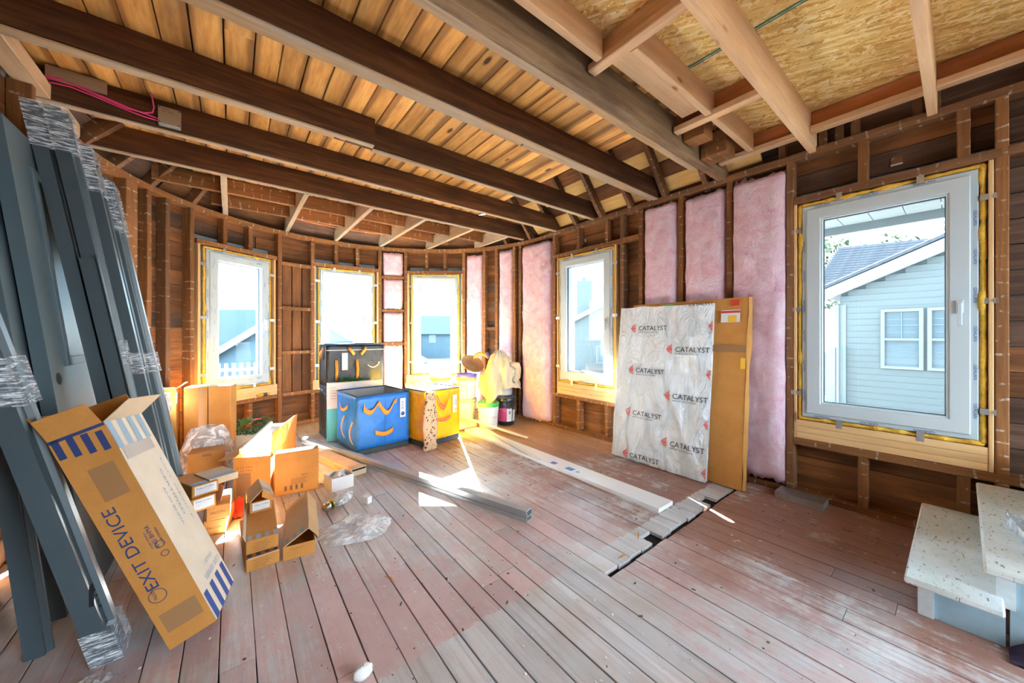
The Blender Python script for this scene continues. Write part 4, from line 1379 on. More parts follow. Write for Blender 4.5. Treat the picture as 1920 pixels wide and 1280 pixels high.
X_, Y_, Z_ = (1, 0, 0), (0, 1, 0), (0, 0, 1)
NX_, NY_, NZ_ = (-1, 0, 0), (0, -1, 0), (0, 0, -1)

# ---- the long leaning box
EW, ED, EL = 0.1466, 0.3078, 0.8715
t = carton('long_carton', 'long cardboard box with blue stripes and big hand-drawn lettering, leaning on the steel posts', (-0.1825, 1.8234, 0.028), 0, EW, ED, EL, 'card', opened=True, rot=(-0.0961, -0.3966, -0.1415),
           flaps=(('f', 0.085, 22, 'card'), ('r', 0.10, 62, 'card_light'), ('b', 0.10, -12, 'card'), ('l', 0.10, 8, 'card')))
letters('lettering', [('EXIT DEVICE', (0.062, -0.0012, 0.235), Z_, NX_, 0.036, 0.34)], 'navy_ink', t)
letters('small_print', [('ANSI BHMA', (0.115, -0.0012, 0.36), Z_, NX_, 0.014, 0.10), ('CERTIFIED', (0.130, -0.0012, 0.37), Z_, NX_, 0.006, 0.07), ('CERTIFIED', (0.098, -0.0012, 0.37), Z_, NX_, 0.006, 0.07), ('FALCON', (0.042, -0.0012, 0.195), Z_, NX_, 0.010, 0.04)], 'navy_ink', t)
vs, fs = [], []
for (cx, cz, r) in ((0.045, 0.205, 0.026), (0.118, 0.335, 0.012), (0.118, 0.375, 0.014)):
    n = len(vs)
    for k in range(24):
        q = 2 * PI * k / 24
        vs += [(cx + r * math.cos(q), -0.0013, cz + r * math.sin(q)), (cx + (r - 0.0022) * math.cos(q), -0.0013, cz + (r - 0.0022) * math.sin(q))]
    for k in range(24):
        l = (k + 1) % 24
        fs.append((n + 2 * k, n + 2 * l, n + 2 * l + 1, n + 2 * k + 1))
mesh('ring_print', vs, fs, 'navy_ink', t)
for k in range(4):
    quad('stripe', (EW + 0.0012, 0.012 + 0.078 * k, 0.0), Y_, Z_, 0.04, 0.115, 'blue_ink', t)
    quad('stripe', (EW + 0.0012, 0.004 + 0.078 * k, EL - 0.11), Y_, Z_, 0.04, 0.11, 'pale_ink', t)
    quad('stripe', (0.006 + 0.036 * k, 0.0, EL - 0.075 - 0.008 * k), X_, Z_, 0.019, 0.075, 'navy_ink', t)
quad('band', (0.0, 0.0, EL - 0.012), X_, Z_, EW, 0.012, 'navy_ink', t)
letters('series_print', [('2200 SERIES', (EW + 0.0022, 0.285, 0.155), NY_, NZ_, 0.022, 0.20), ('GRADE 1', (EW + 0.0022, 0.235, 0.195), NY_, NZ_, 0.016, 0.105)], 'pale_ink', t)
letters('faded_print', [('CERTIFIED', (EW + 0.0022, 0.19, 0.62), NZ_, Y_, 0.02, 0.22), ('ANSI BHMA', (EW + 0.0022, 0.14, 0.55), NZ_, Y_, 0.018, 0.18), ('EXIT DEVICE', (EW + 0.0022, 0.245, 0.66), NZ_, Y_, 0.012, 0.30)], 'pale_ink', t)
quad('window_lit_side', (EW, 0.002, 0.002), Y_, Z_, ED - 0.004, EL - 0.004, 'card_lit', t)  # paler sheet over this face stands in for window light on the cardboard
quad('tape', (0.02, 0.0, 0.06), X_, Z_, 0.11, 0.075, 'tape', t)
quad('tape', (0.05, 0.0, 0.60), X_, Z_, 0.07, 0.13, 'tape', t)
quad('shiny_tape', (EW + 0.0016, 0.02, EL - 0.16), Y_, Z_, 0.24, 0.05, 'clear_tape', t)

# ---- three long low cartons in front
for (nm, lab, loc, rz, L, H, extra) in (
        ('long_carton', 'lower long carton with torn open end, under the one carrying the small label box', (0.053, 2.23, 0.0), 2.4, 0.145, 0.070, 0),
        ('long_carton', 'long carton with a big raised lid beside the two stacked ones', (0.212, 2.229, 0.0), -7.3, 0.148, 0.072, 1),
        ('long_carton', 'upper long carton carrying the small label box', (0.053, 2.262, 0.073), -2.0, 0.141, 0.071, 2)):
    fl = {0: (('f', 0.03, 70, 'card_light'),), 1: (), 2: (('l', 0.035, 20, 'card_light'),)}[extra]
    t = carton(nm, lab, loc, rad(rz), L, 0.50, H, 'card', opened=(extra == 1), flaps=fl, group='long lock cartons on the floor')
    items = []
    for k in range(4 if extra != 1 else 1):
        items.append(('THIS SIDE UP' if k == 0 else 'CERTIFIED', (0.03, -0.001, H - 0.022 - 0.012 * k), X_, Z_, 0.006, 0.06 if k == 0 else 0.085 - 0.01 * k))
    letters('lettering', items, 'brown_ink', t)
    if extra != 1:
        for k in range(4):
            quad('stripe', (0.008 + 0.037 * k, 0.006, H), X_, Y_, 0.019, 0.05, 'blue_ink' if extra == 0 else 'pale_ink', t)
    else:
        # raised folded lid: two panels hinged on the long side
        def lid(name, a, b, c, d, mt):
            a, b, c, d = (Vector(q) for q in (a, b, c, d))
            n = (b - a).cross(d - a).normalized() * 0.002
            return mesh(name, [a + n, b + n, c + n, d + n, a - n, b - n, c - n, d - n], [(0, 1, 2, 3), (7, 6, 5, 4), (0, 4, 5, 1), (1, 5, 6, 2), (2, 6, 7, 3), (3, 7, 4, 0)], mt, t)
        p1 = lid('lid', (0.003, 0.0, H), (0.003, 0.50, H), (0.118, 0.50, H + 0.085), (0.118, 0.0, H + 0.072), 'card_light')
        lid('lid_edge', (0.118, 0.0, H + 0.072), (0.118, 0.50, H + 0.085), (0.168, 0.49, H + 0.012), (0.168, 0.02, H + 0.005), 'card_in')
        for k in range(3):
            quad('stripe', Vector((0.012 + 0.034 * k, 0.008, H + 0.0075 + 0.0213 * k)) + Vector((-0.001, 0, 0.0016)), Vector((0.115, 0, 0.072)).normalized(), Y_, 0.018, 0.05, 'pale_ink', t)

def falcon_box(lab, loc, rz, L, W, H, label=True, lidopen=None, size=1.0):
    t = carton('lock_carton', lab, loc, rad(rz), L, W, H, 'card', group='small printed lock cartons', opened=bool(lidopen))
    if label:
        quad('label', (0.012, 0, 0.012), X_, Z_, L - 0.022, H - 0.018, 'sticker', t)
        letters('lettering', [('FALCON', (0.022, -0.0016, H - 0.026), X_, Z_, 0.011, L * 0.62)], 'navy_ink', t)
        letters('small_print', [('CERTIFIED', (0.02, -0.0016, H - 0.036 - 0.009 * k), X_, Z_, 0.004, L * (0.6 - 0.1 * k)) for k in range(3)], 'pale_ink', t)
    else:
        letters('lettering', [('FALCON', (L * 0.18, -0.001, H * 0.42), X_, Z_, 0.014, L * 0.62)], 'black_ink', t)
        letters('small_print', [('CERTIFIED', (L * 0.1, -0.001, H * 0.12), X_, Z_, 0.004, L * 0.5)], 'brown_ink', t)
    return t
falcon_box('lowest small carton of the leaning stack, its bold print half hidden', (-0.135, 2.79, 0.0), -10, 0.105, 0.25, 0.092, False)
falcon_box('second small carton from the floor in the leaning stack, with bold black print', (-0.122, 2.775, 0.0925), -2, 0.110, 0.25, 0.086, False)
falcon_box('third small carton from the floor in the leaning stack, with a white label', (-0.185, 2.722, 0.179), 22, 0.118, 0.25, 0.076)
t = falcon_box('topmost small carton of the leaning stack with its lid flap hanging over', (-0.182, 2.745, 0.2555), 24, 0.128, 0.27, 0.068)
quad('stripe', (0.006, 0.01, 0.068), X_, Y_, 0.10, 0.05, 'pale_ink', t)
b1 = boxes('lid', [((0.165, 0.12, 0.073), (0.15, 0.20, 0.005)), ((0.165, 0.0205, 0.055), (0.15, 0.004, 0.04))], 'card_light', t)
quad('stripe', (0.10, 0.025, 0.0755), X_, Y_, 0.13, 0.055, 'pale_ink', b1)
boxes('loose_flap', [((0.16, 0.10, 0.0), (0.004, 0.16, 0.09), Matrix.Rotation(rad(12), 4, 'Y'))], 'card_light', t)
t = falcon_box('small labelled carton with tent-shaped open lid on the long carton', (0.082, 2.60, 0.1445), 4, 0.108, 0.20, 0.062, True, True)
for (p, mt) in ((((0.0, 0.0, 0.066), (0.0, 0.20, 0.066), (0.062, 0.19, 0.135), (0.062, 0.0, 0.128)), 'card_light'), (((0.062, 0.0, 0.128), (0.062, 0.19, 0.135), (0.118, 0.18, 0.092), (0.118, 0.0, 0.082)), 'card_light'), (((0.062, 0.0, 0.128), (0.118, 0.0, 0.082), (0.112, -0.012, 0.048), (0.056, -0.012, 0.088)), 'card')):
    a, b, c, d = (Vector(q) for q in p)
    n = (b - a).cross(d - a).normalized() * 0.002
    lp = mesh('lid_panel', [a + n, b + n, c + n, d + n, a - n, b - n, c - n, d - n], [(0, 1, 2, 3), (7, 6, 5, 4), (0, 4, 5, 1), (1, 5, 6, 2), (2, 6, 7, 3), (3, 7, 4, 0)], mt, t)
quad('stripe', (0.068, 0.012, 0.1275), Vector((0.056, 0, -0.046)).normalized(), Y_, 0.05, 0.055, 'pale_ink', t)

# ---- middle cartons
t = carton('open_carton', 'open carton with upright flap holding a white foam tray', (0.005, 3.274, 0.0), rad(-21), 0.235, 0.66, 0.305, 'card', opened=True, flaps=(('r', 0.17, 4, 'card'), ('l', 0.10, 100, 'card')))
letters('weight_print', [('4.23 YES', (0.02, -0.001, 0.225), X_, Z_, 0.013, 0.10)], 'brown_ink', t)
letters('weight_print', [('4.23 YES', (0.02, -0.001, 0.20), X_, Z_, 0.013, 0.10)], 'brown_ink', t)
quad('printed_panel', (0.02, 0.0, 0.03), X_, Z_, 0.09, 0.16, 'tape', t)
tr = thing('foam_tray', 'white moulded foam tray lying in the open carton', 'tray', (0.012, 3.30, 0.235), rad(-21))
boxes('base', [((0.10, 0.42, 0.045), (0.17, 0.62, 0.012), Matrix.Rotation(rad(5), 4, 'X'))], 'card_white', tr)
boxes('rim', [((0.10, 0.11, 0.05), (0.20, 0.025, 0.05)), ((0.10, 0.74, 0.11), (0.20, 0.03, 0.06)), ((0.01, 0.42, 0.075), (0.025, 0.66, 0.05), Matrix.Rotation(rad(5), 4, 'X')), ((0.19, 0.42, 0.075), (0.025, 0.66, 0.05), Matrix.Rotation(rad(5), 4, 'X'))], 'card_white', tr, bevel=0.004)
t = carton('flat_carton', 'upright square carton with brown stripes and sunlit top edge beside the foam tray', (0.248, 3.150, 0.0), rad(-6.7), 0.285, 0.09, 0.318, 'card')
letters('lettering', [('NEW', (0.17, -0.001, 0.125), X_, Z_, 0.014, 0.04)], 'brown_ink', t)
for k in range(5):
    quad('print_line', (0.10, 0.0, 0.11 - 0.010 * k), X_, Z_, 0.11 - 0.008 * (k % 3), 0.003, 'brown_ink', t)
for k in range(4):
    quad('stripe', (0.06 + 0.035 * k, 0.0, 0.03), X_, Z_, 0.015, 0.035, 'brown_ink', t)
t = carton('long_carton', 'flat long carton lying between the small white carton and the metal channels', (0.79, 3.186, 0.0), rad(14), 0.135, 0.72, 0.062, 'card_light')
letters('lettering', [('S DEVICE', (-0.001, 0.30, 0.016), NY_, Z_, 0.028, 0.24)], 'brown_ink', t)
quad('open_end', (0.006, 0.0, 0.045), X_, Z_, 0.122, 0.014, 'hole', t)
for k in range(3):
    quad('stripe', (0.01 + 0.04 * k, 0.03, 0.062), X_, Y_, 0.02, 0.06, 'pale_ink', t)
boxes('flap', [((0.067, 0.02, 0.070), (0.12, 0.09, 0.004), Matrix.Rotation(rad(-6), 4, 'X'))], 'card_light', t)
t = carton('white_carton', 'small open white carton holding white tissue', (0.595, 2.968, 0.0), rad(9.3), 0.165, 0.16, 0.10, 'card_white', opened=True, inside='card_white')
t = thing('tissue', 'crumpled white tissue inside the small white carton', 'tissue', (0.66, 3.06, 0.07), 0)
grid_surf('sheet', 14, 14, lambda u, v: ((u - 0.5) * 0.11, (v - 0.5) * 0.10, 0.045 * math.exp(-6 * ((u - 0.55) ** 2 + (v - 0.5) ** 2)) + 0.02 * nz(u * 6, v * 6, 2)), 'sticker', t)
t = carton('tiny_carton', 'tiny white carton alone on the floorboards', (0.752, 2.60, 0.0), rad(28), 0.042, 0.06, 0.05, 'card_white')

# ---- at the back by the curved wall
t = carton('tall_carton', 'tall closed brown carton standing under the film-covered window', (-0.349, 4.40, 0.0), rad(-12), 0.345, 0.22, 0.715, 'card')
quad('tape', (0.105, 0.0, 0.05), X_, Z_, 0.055, 0.66, 'tape', t)
quad('seam', (0.172, 0.0, 0.12), X_, Z_, 0.006, 0.595, 'hole', t)
quad('top_tape', (0.0, 0.01, 0.715), X_, Y_, 0.345, 0.19, 'clear_tape', t)
t = carton('corrugated_carton', 'corrugated brown carton with a hand slot, bagged in clear plastic', (-0.265, 3.60, 0.0), rad(-4), 0.21, 0.18, 0.30, 'card')
quad('hand_slot', (0.085, 0.0, 0.268), X_, Z_, 0.055, 0.022, 'tape', t)
t = thing('plastic_bag', 'clear bag over dark moulded parts behind the corrugated carton', 'plastic bag', (-0.16, 3.88, 0.28), 0)
grid_surf('bag', 22, 16, lambda u, v: (0.17 * (1.1 - 0.5 * v ** 3) * math.cos(2 * PI * u) * (1 + 0.08 * nz(u * 9, v * 4, 1)), 0.10 * (1.1 - 0.5 * v ** 3) * math.sin(2 * PI * u) * (1 + 0.1 * nz(u * 7, v * 5, 4)), -0.22 + 0.38 * v + 0.02 * nz(u * 6, v * 3, 8)), 'film', t)
boxes('dark_part', [((-0.01, 0.0, -0.02), (0.20, 0.10, 0.16)), ((0.0, -0.02, 0.08), (0.16, 0.09, 0.06), Matrix.Rotation(rad(14), 4, 'Y'))], 'gasket', t, bevel=0.01)
t = thing('paper_stack', 'stack of crumpled white packing paper behind the tall carton', 'paper', (-0.50, 4.22, 0.0), rad(18))
grid_surf('sheet', 10, 24, lambda u, v: ((u - 0.5) * 0.16 + 0.02 * nz(v * 6, 2, 2), 0.05 * nz(u * 4, v * 5, 3), 0.70 * v + 0.02 * nz(u * 8, v * 2, 5)), 'sticker', t, thick=0.03)
t = carton('torn_carton', 'torn brown carton flaps sticking up behind the tall carton', (-0.515, 4.40, 0.0), rad(-10), 0.12, 0.10, 0.72, 'card', opened=True, flaps=(('r', 0.07, 50, 'card_in'), ('f', 0.05, 70, 'card_in')))
# wreath with red bow in a white planter tray
t = thing('wreath', 'green artificial wreath with a red ribbon behind the foam tray', 'wreath', (0.15, 4.64, 0.15), 0)
rs = random.Random(5)
vs, fs = [], []
for k in range(900):
    q = rs.uniform(0, 2 * PI)
    rr = 0.12 + rs.gauss(0, 0.035)
    p = Vector((rr * math.cos(q) * 1.25, rr * math.sin(q) * 0.8, 0.03 + abs(rs.gauss(0, 0.03)) + 0.10 * (math.sin(q) + 1) * 0.4))
    d = Vector((rs.gauss(0, 1), rs.gauss(0, 1), rs.gauss(0.4, 1))).normalized() * 0.028
    e = d.orthogonal().normalized() * 0.006
    n = len(vs)
    vs += [p - e, p + e, p + d]
    fs.append((n, n + 1, n + 2))
M['fir'] = plain('artificial_fir', (0.05, 0.17, 0.045), 0.6, namt=0.6, nscale=30, col2=(0.02, 0.08, 0.02))
M['ribbon'] = plain('red_ribbon', (0.72, 0.03, 0.05), 0.45)
mesh('greenery', vs, fs, 'fir', t)
for (cx, cy, a) in ((0.06, 0.02, 0.3), (0.13, 0.05, -0.4), (0.10, 0.06, 1.2)):
    grid_surf('ribbon_loop', 10, 3, lambda u, v, cx=cx, cy=cy, a=a: (cx + 0.05 * math.cos(u * 5.4 + a), cy + 0.02 * v, 0.125 + 0.03 * math.sin(u * 5.4 + a) + 0.01 * nz(u * 5, v, a)), 'ribbon', t)
t = thing('planter_tray', 'long white plastic tray under the wreath', 'tray', (0.19, 4.62, 0.0), rad(-10))
boxes('shell', [((0, 0, 0.09), (0.34, 0.24, 0.012)), ((0, -0.12, 0.135), (0.34, 0.012, 0.10)), ((0, 0.12, 0.135), (0.34, 0.012, 0.10)), ((-0.17, 0, 0.135), (0.012, 0.24, 0.10)), ((0.17, 0, 0.135), (0.012, 0.24, 0.10)), ((0, 0, 0.045), (0.28, 0.18, 0.09))], 'pvc', t)
t = thing('red_bag', 'crumpled red plastic bag in the gap between carton piles', 'bag', (0.02, 3.02, 0.0), 0.3)
M['red_plastic'] = plain('red_plastic', (0.75, 0.06, 0.04), 0.3)
grid_surf('bag', 14, 14, lambda u, v: ((u - 0.5) * 0.14, (v - 0.5) * 0.20, 0.008 + 0.06 * abs(nz(u * 4, v * 4, 3)) + 0.10 * max(0, v - 0.55)), 'red_plastic', t)

# ================================================================== TOTES
def make_tarp(name, c, rough=0.35):
    m, nt, b = new_mat(name)
    tc = nt.nodes.new('ShaderNodeTexCoord')
    ob = tc.outputs['Object']
    n = noise_at(nt, ob, 9.0, 5, 0.65, 1.0)
    n2 = noise_at(nt, mapping(nt, ob, (1, 1, 1)), 28.0, 4, 0.6, 2.0)
    nt.links.new(mixc(nt, ramp(nt, n, [(0.4, 0.0), (0.65, 1.0)]), c, tuple(min(1, q * 1.25) for q in c)), b.inputs['Base Color'])
    b.inputs['Roughness'].default_value = rough
    bump(nt, b, math_n(nt, 'ADD', n, math_n(nt, 'MULTIPLY', n2, 0.4)), 0.45, 0.02)
    return m
M['tarp_blue'] = make_tarp('blue_woven_plastic', (0.012, 0.17, 0.58))
M['tarp_yellow'] = make_tarp('yellow_woven_plastic', (0.80, 0.42, 0.002))
M['tarp_black'] = make_tarp('black_woven_plastic', (0.018, 0.019, 0.022), 0.28)
M['tote_base'] = plain('dark_tote_base', (0.035, 0.055, 0.07), 0.5)
M['tote_lining'] = plain('white_lining', (0.42, 0.45, 0.46), 0.5)
M['binding'] = plain('dark_blue_binding', (0.03, 0.07, 0.16), 0.6)
M['strap'] = plain('orange_webbing', (0.90, 0.30, 0.03), 0.7)
M['strap_red'] = plain('red_orange_webbing', (0.85, 0.17, 0.04), 0.7)

def strap(name, pts, w, mat, parent, wdir):
    """flat webbing along pts, w wide along wdir."""
    wd = Vector(wdir) * (w / 2)
    vs, fs = [], []
    for p in pts:
        p = Vector(p)
        vs += [p - wd, p + wd]
    for i in range(len(pts) - 1):
        fs.append((2 * i, 2 * i + 1, 2 * i + 3, 2 * i + 2))
    o = mesh(name, vs, fs, mat, parent, smooth=True)
    md = o.modifiers.new('thickness', 'SOLIDIFY')
    md.thickness = 0.003
    return o

def tote(label, loc, rz, L, W, H, mat, open_top=True, base=0.06):
    t = thing('storage_tote', label, 'tote bag', loc, rad(rz), 'woven plastic storage totes')
    th = 0.006
    def wall(a, b, seed):
        a, b = Vector(a), Vector(b)
        nrm = (b - a).cross(Vector((0, 0, 1))).normalized()
        nx, nh = 14, 12
        vs, fs = [], []
        for j in range(nh + 1):
            for i in range(nx + 1):
                u, v = i / nx, j / nh
                p = a + (b - a) * u + Vector((0, 0, base + (H - base) * v))
                k = math.sin(PI * u) * math.sin(PI * min(v, 0.98))
                vs.append(p + nrm * (0.014 * k * (0.6 + nz(u * 4 + seed, v * 4, seed)) + 0.004 * nz(u * 11, v * 11, seed) * k))
        for j in range(nh):
            for i in range(nx):
                q = j * (nx + 1) + i
                fs.append((q, q + 1, q + nx + 2, q + nx + 1))
        o = mesh('side_panel', vs, fs, mat, t, smooth=True)
        md = o.modifiers.new('thickness', 'SOLIDIFY')
        md.thickness = 0.003
    c = [(0, 0, 0), (L, 0, 0), (L, W, 0), (0, W, 0)]
    for k in range(4):
        wall(c[k], c[(k + 1) % 4], k * 3.3 + L * 10)
    boxes('base', [((L / 2, W / 2, base / 2), (L, W, base))], 'tote_base', t, bevel=0.008)
    if open_top:
        boxes('lining', [((L / 2, 0.012, H * 0.62), (L - 0.02, 0.004, H * 0.74)), ((L / 2, W - 0.012, H * 0.62), (L - 0.02, 0.004, H * 0.74)), ((0.012, W / 2, H * 0.62), (0.004, W - 0.02, H * 0.74)), ((L - 0.012, W / 2, H * 0.62), (0.004, W - 0.02, H * 0.74)), ((L / 2, W / 2, H * 0.28), (L - 0.03, W - 0.03, 0.01))], 'tote_lining', t)
    for (a, b) in ((0, 1), (1, 2), (2, 3), (3, 0)):
        pa, pb = Vector(c[a]), Vector(c[b])
        tube('rim_binding', [pa + Vector((0, 0, H)), (pa + pb) / 2 + Vector((0, 0, H + 0.002)), pb + Vector((0, 0, H))], 0.007, 'binding', t, 6)
    return t

# blue tote
L, W, H = 0.549, 0.60, 0.587
t = tote('blue open storage tote with orange strap handles', (0.967, 3.689, 0.0), 5.2, L, W, H, 'tarp_blue')
def loop(x0, x1, z0, dip, n=12, y=-0.022):
    return [(x0 + (x1 - x0) * i / n, y - 0.012 * math.sin(PI * i / n), z0 - dip * math.sin(PI * i / n)) for i in range(n + 1)]
strap('strap_handle', [(0.06, -0.02, 0.50)] + loop(0.06, 0.17, 0.46, 0.035) + [(0.20, -0.03, 0.505)] + loop(0.21, 0.37, 0.50, 0.10) + [(0.40, -0.02, 0.51)], 0.046, 'strap', t, (0.25, 0, 1))
strap('lower_strap', loop(0.17, 0.36, 0.215, 0.03), 0.046, 'strap', t, (0, 0, 1))
def sloop(y0, y1, z0, dip, x=-0.022, n=10):
    return [(x - 0.012 * math.sin(PI * i / n), y0 + (y1 - y0) * i / n, z0 - dip * math.sin(PI * i / n)) for i in range(n + 1)]
strap('strap_handle', sloop(0.45, 0.20, 0.47, 0.05), 0.032, 'strap', t, (0, 0.2, 1))
for (yy, z0, z1) in ((0.07, 0.11, 0.33), (0.31, 0.13, 0.36)):
    strap('side_strap', [(-0.018 - 0.03 * math.sin(PI * i / 10), yy, z0 + (z1 - z0) * i / 10) for i in range(11)], 0.03, 'strap', t, (0, 1, 0))
quad('label', (0.437, -0.022, 0.325), X_, Z_, 0.062, 0.20, 'sticker', t)
letters('lettering', [('8V54', (0.455, -0.0236, 0.41), Z_, NX_, 0.03, 0.085)], 'black_ink', t).location.x = 0.025
vs = [(0.468 + 0.022 * math.cos(q * PI / 10), -0.0236, 0.362 + 0.022 * math.sin(q * PI / 10)) for q in range(20)]
mesh('round_mark', vs, [tuple(range(20))], 'blue_ink', t)
quad('seam', (0.274, -0.023, 0.06), X_, Z_, 0.004, 0.52, 'binding', t)
for zq in (0.20, 0.175):
    letters('small_print', [('THIS SIDE UP', (-0.024, 0.44, zq), NY_, Z_, 0.012, 0.18)], 'navy_ink', t)

# yellow tote
t = tote('yellow open storage tote with red strap handles', (1.605, 3.525, 0.0), 12, 0.485, 0.42, 0.60, 'tarp_yellow')
strap('strap_handle', [(0.13, -0.02, 0.53)] + loop(0.14, 0.31, 0.52, 0.12) + [(0.32, -0.02, 0.54)], 0.046, 'strap_red', t, (0.3, 0, 1))
strap('lower_strap', loop(0.14, 0.33, 0.285, 0.02), 0.035, 'strap_red', t, (0, 0, 1))
strap('inner_strap', [(0.08, 0.40, 0.62), (0.10, 0.39, 0.64), (0.14, 0.38, 0.635), (0.15, 0.39, 0.60)], 0.03, 'strap_red', t, (0, 0, 1))
quad('label', (0.365, -0.022, 0.32), X_, Z_, 0.06, 0.20, 'sticker', t)
letters('lettering', [('ZZ6V', (0.418, -0.0236, 0.40), Z_, NX_, 0.028, 0.085)], 'black_ink', t)
mesh('round_mark', [(0.405 + 0.02 * math.cos(q * PI / 10), -0.0236, 0.355 + 0.02 * math.sin(q * PI / 10)) for q in range(20)], [tuple(range(20))], 'orange_st', t)
quad('seam', (0.25, -0.023, 0.06), X_, Z_, 0.004, 0.53, 'orange_st', t)
boxes('brown_insert', [((0.20, 0.395, 0.60), (0.36, 0.006, 0.10), Matrix.Translation((0, 0, 0)))], 'card', t)

# black totes, one on the other
for (lab, z) in (('lower black tote hidden behind the teal box', 0.0), ('upper black tote with orange straps and a white curved arrow print', 0.548)):
    t = tote(lab, (0.845, 4.52, z), 2.0, 0.66, 0.34, 0.54, 'tarp_black', False)
    boxes('lid', [((0.33, 0.17, 0.52), (0.655, 0.335, 0.03))], 'tarp_black', t, bevel=0.006)
    boxes('zip_line', [((0.33, -0.014, 0.475), (0.66, 0.004, 0.008))], 'pvc_film', t)
    if z > 0:
        for x0 in (0.105, 0.335):
            strap('strap_handle', [(x0, -0.02, 0.12), (x0 + 0.004, -0.034, 0.24), (x0, -0.02, 0.36)], 0.03, 'strap', t, (1, 0, 0))
        strap('strap_handle', [(0.24, -0.024, 0.50), (0.27, -0.04, 0.46), (0.30, -0.04, 0.42)], 0.035, 'strap', t, (0.6, 0, 0.8))
        strap('strap_handle', [(0.44, -0.024, 0.50), (0.41, -0.04, 0.46), (0.375, -0.04, 0.42)], 0.035, 'strap', t, (-0.6, 0, 0.8))
        strap('side_strap', [(-0.02, 0.06, 0.50), (-0.05, 0.10, 0.42), (-0.03, 0.14, 0.36), (-0.02, 0.10, 0.46)], 0.035, 'strap', t, (0, 0.3, 1))
        quad('label', (0.165, -0.02, 0.24), X_, Z_, 0.065, 0.20, 'sticker', t)
        # curved arrow print
        vs, fs = [], []
        n = 18
        for i in range(n + 1):
            q = i / n
            xx, zz = 0.46 + 0.13 * q, 0.305 - 0.05 * math.sin(PI * (0.10 + 0.8 * q))
            wv = 0.004 + 0.004 * q
            vs += [(xx, -0.022, zz - wv), (xx, -0.022, zz + wv)]
        fs = [(2 * i, 2 * i + 2, 2 * i + 3, 2 * i + 1) for i in range(n)]
        k = len(vs)
        vs += [(0.583, -0.022, 0.315), (0.60, -0.022, 0.29), (0.606, -0.022, 0.322)]
        fs.append((k, k + 1, k + 2))
        mesh('arrow_print', vs, fs, 'white_ink', t)
# teal carton behind the blue tote
M['teal_card'] = plain('teal_printed_card', (0.10, 0.50, 0.56), 0.4, namt=0.3, nscale=6, col2=(0.16, 0.60, 0.64))
t = carton('printed_carton', 'flat teal and white printed carton behind the blue tote', (0.838, 4.40, 0.0), rad(-4), 0.60, 0.07, 0.66, 'card_white')
quad('teal_print', (0.0, 0.0, 0.01), X_, Z_, 0.60, 0.36, 'teal_card', t)
quad('teal_print', (0.0, 0.07, 0.01), NY_, Z_, 0.07, 0.36, 'teal_card', t)
for k in range(5):
    quad('print_line', (0.03, 0.0, 0.60 - 0.03 * k), X_, Z_, 0.06, 0.006, 'pale_ink', t)
t = thing('garland', 'small green garland lying on the teal carton', 'garland', (1.08, 4.435, 0.66), 0)
rs = random.Random(9)
vs, fs = [], []
for k in range(420):
    p = Vector((rs.uniform(-0.12, 0.14), rs.gauss(0, 0.018), abs(rs.gauss(0.008, 0.014))))
    d = Vector((rs.gauss(0, 1), rs.gauss(0, 1), rs.gauss(0.6, 1))).normalized() * 0.03
    e = d.orthogonal().normalized() * 0.006
    n = len(vs)
    vs += [p - e, p + e, p + d]
    fs.append((n, n + 1, n + 2))
mesh('greenery', vs, fs, 'fir', t)

# patterned cloth hanging out of the yellow tote
def make_spot():
    m, nt, b = new_mat('spotted_fabric')
    tc = nt.nodes.new('ShaderNodeTexCoord')
    vo = nt.nodes.new('ShaderNodeTexVoronoi')
    vo.inputs['Scale'].default_value = 24.0
    nt.links.new(tc.outputs['Object'], vo.inputs['Vector'])
    vo2 = nt.nodes.new('ShaderNodeTexVoronoi')
    vo2.inputs['Scale'].default_value = 55.0
    nt.links.new(tc.outputs['Object'], vo2.inputs['Vector'])
    msk = math_n(nt, 'MULTIPLY', ramp(nt, vo.outputs['Distance'], [(0.40, 1.0), (0.45, 0.0)]), ramp(nt, vo2.outputs['Distance'], [(0.42, 1.0), (0.50, 0.0)]))
    nt.links.new(mixc(nt, msk, (0.52, 0.32, 0.18), (0.03, 0.022, 0.018)), b.inputs['Base Color'])
    b.inputs['Roughness'].default_value = 0.85
    return m
M['spot'] = make_spot()
t = thing('patterned_cloth', 'leopard-spotted cloth hanging between the blue and yellow totes', 'cloth', (1.60, 3.49, 0.0), rad(14))
def cloth_fn(u, v):
    a = u * 2 * PI
    w = 0.055 + 0.05 * math.sin(PI * min(1, v * 1.15)) * (1 - 0.35 * v) + (0.03 if v < 0.1 else 0)
    return (0.02 + w * math.cos(a) + 0.01 * nz(u * 5, v * 6, 1), -0.045 + 0.035 * math.sin(a) * (1 + 0.3 * nz(a, v * 4, 2)), 0.005 + 0.60 * v)
grid_surf('cloth', 18, 20, cloth_fn, 'spot', t)

# ================================================================== BUCKETS AND THE DROP CLOTH
M['pail_white'] = plain('white_pail_plastic', (0.78, 0.79, 0.77), 0.35, namt=0.25, nscale=7, col2=(0.66, 0.64, 0.58))
M['pail_black'] = plain('black_pail_plastic', (0.02, 0.022, 0.024), 0.3)
M['lid_green'] = plain('green_lid', (0.07, 0.42, 0.09), 0.35, namt=0.4, nscale=12, col2=(0.20, 0.50, 0.12))
M['lid_purple'] = plain('purple_blue_lid', (0.10, 0.08, 0.52), 0.35)
M['lid_olive'] = plain('olive_lid_ring', (0.42, 0.45, 0.12), 0.5, namt=0.6, nscale=9, col2=(0.20, 0.20, 0.16))
M['lid_blue'] = plain('blue_lid', (0.04, 0.16, 0.60), 0.35)
M['lid_tan'] = plain('tan_lid', (0.50, 0.42, 0.28), 0.5)
M['pink_label'] = plain('pink_label', (0.60, 0.06, 0.20), 0.5)
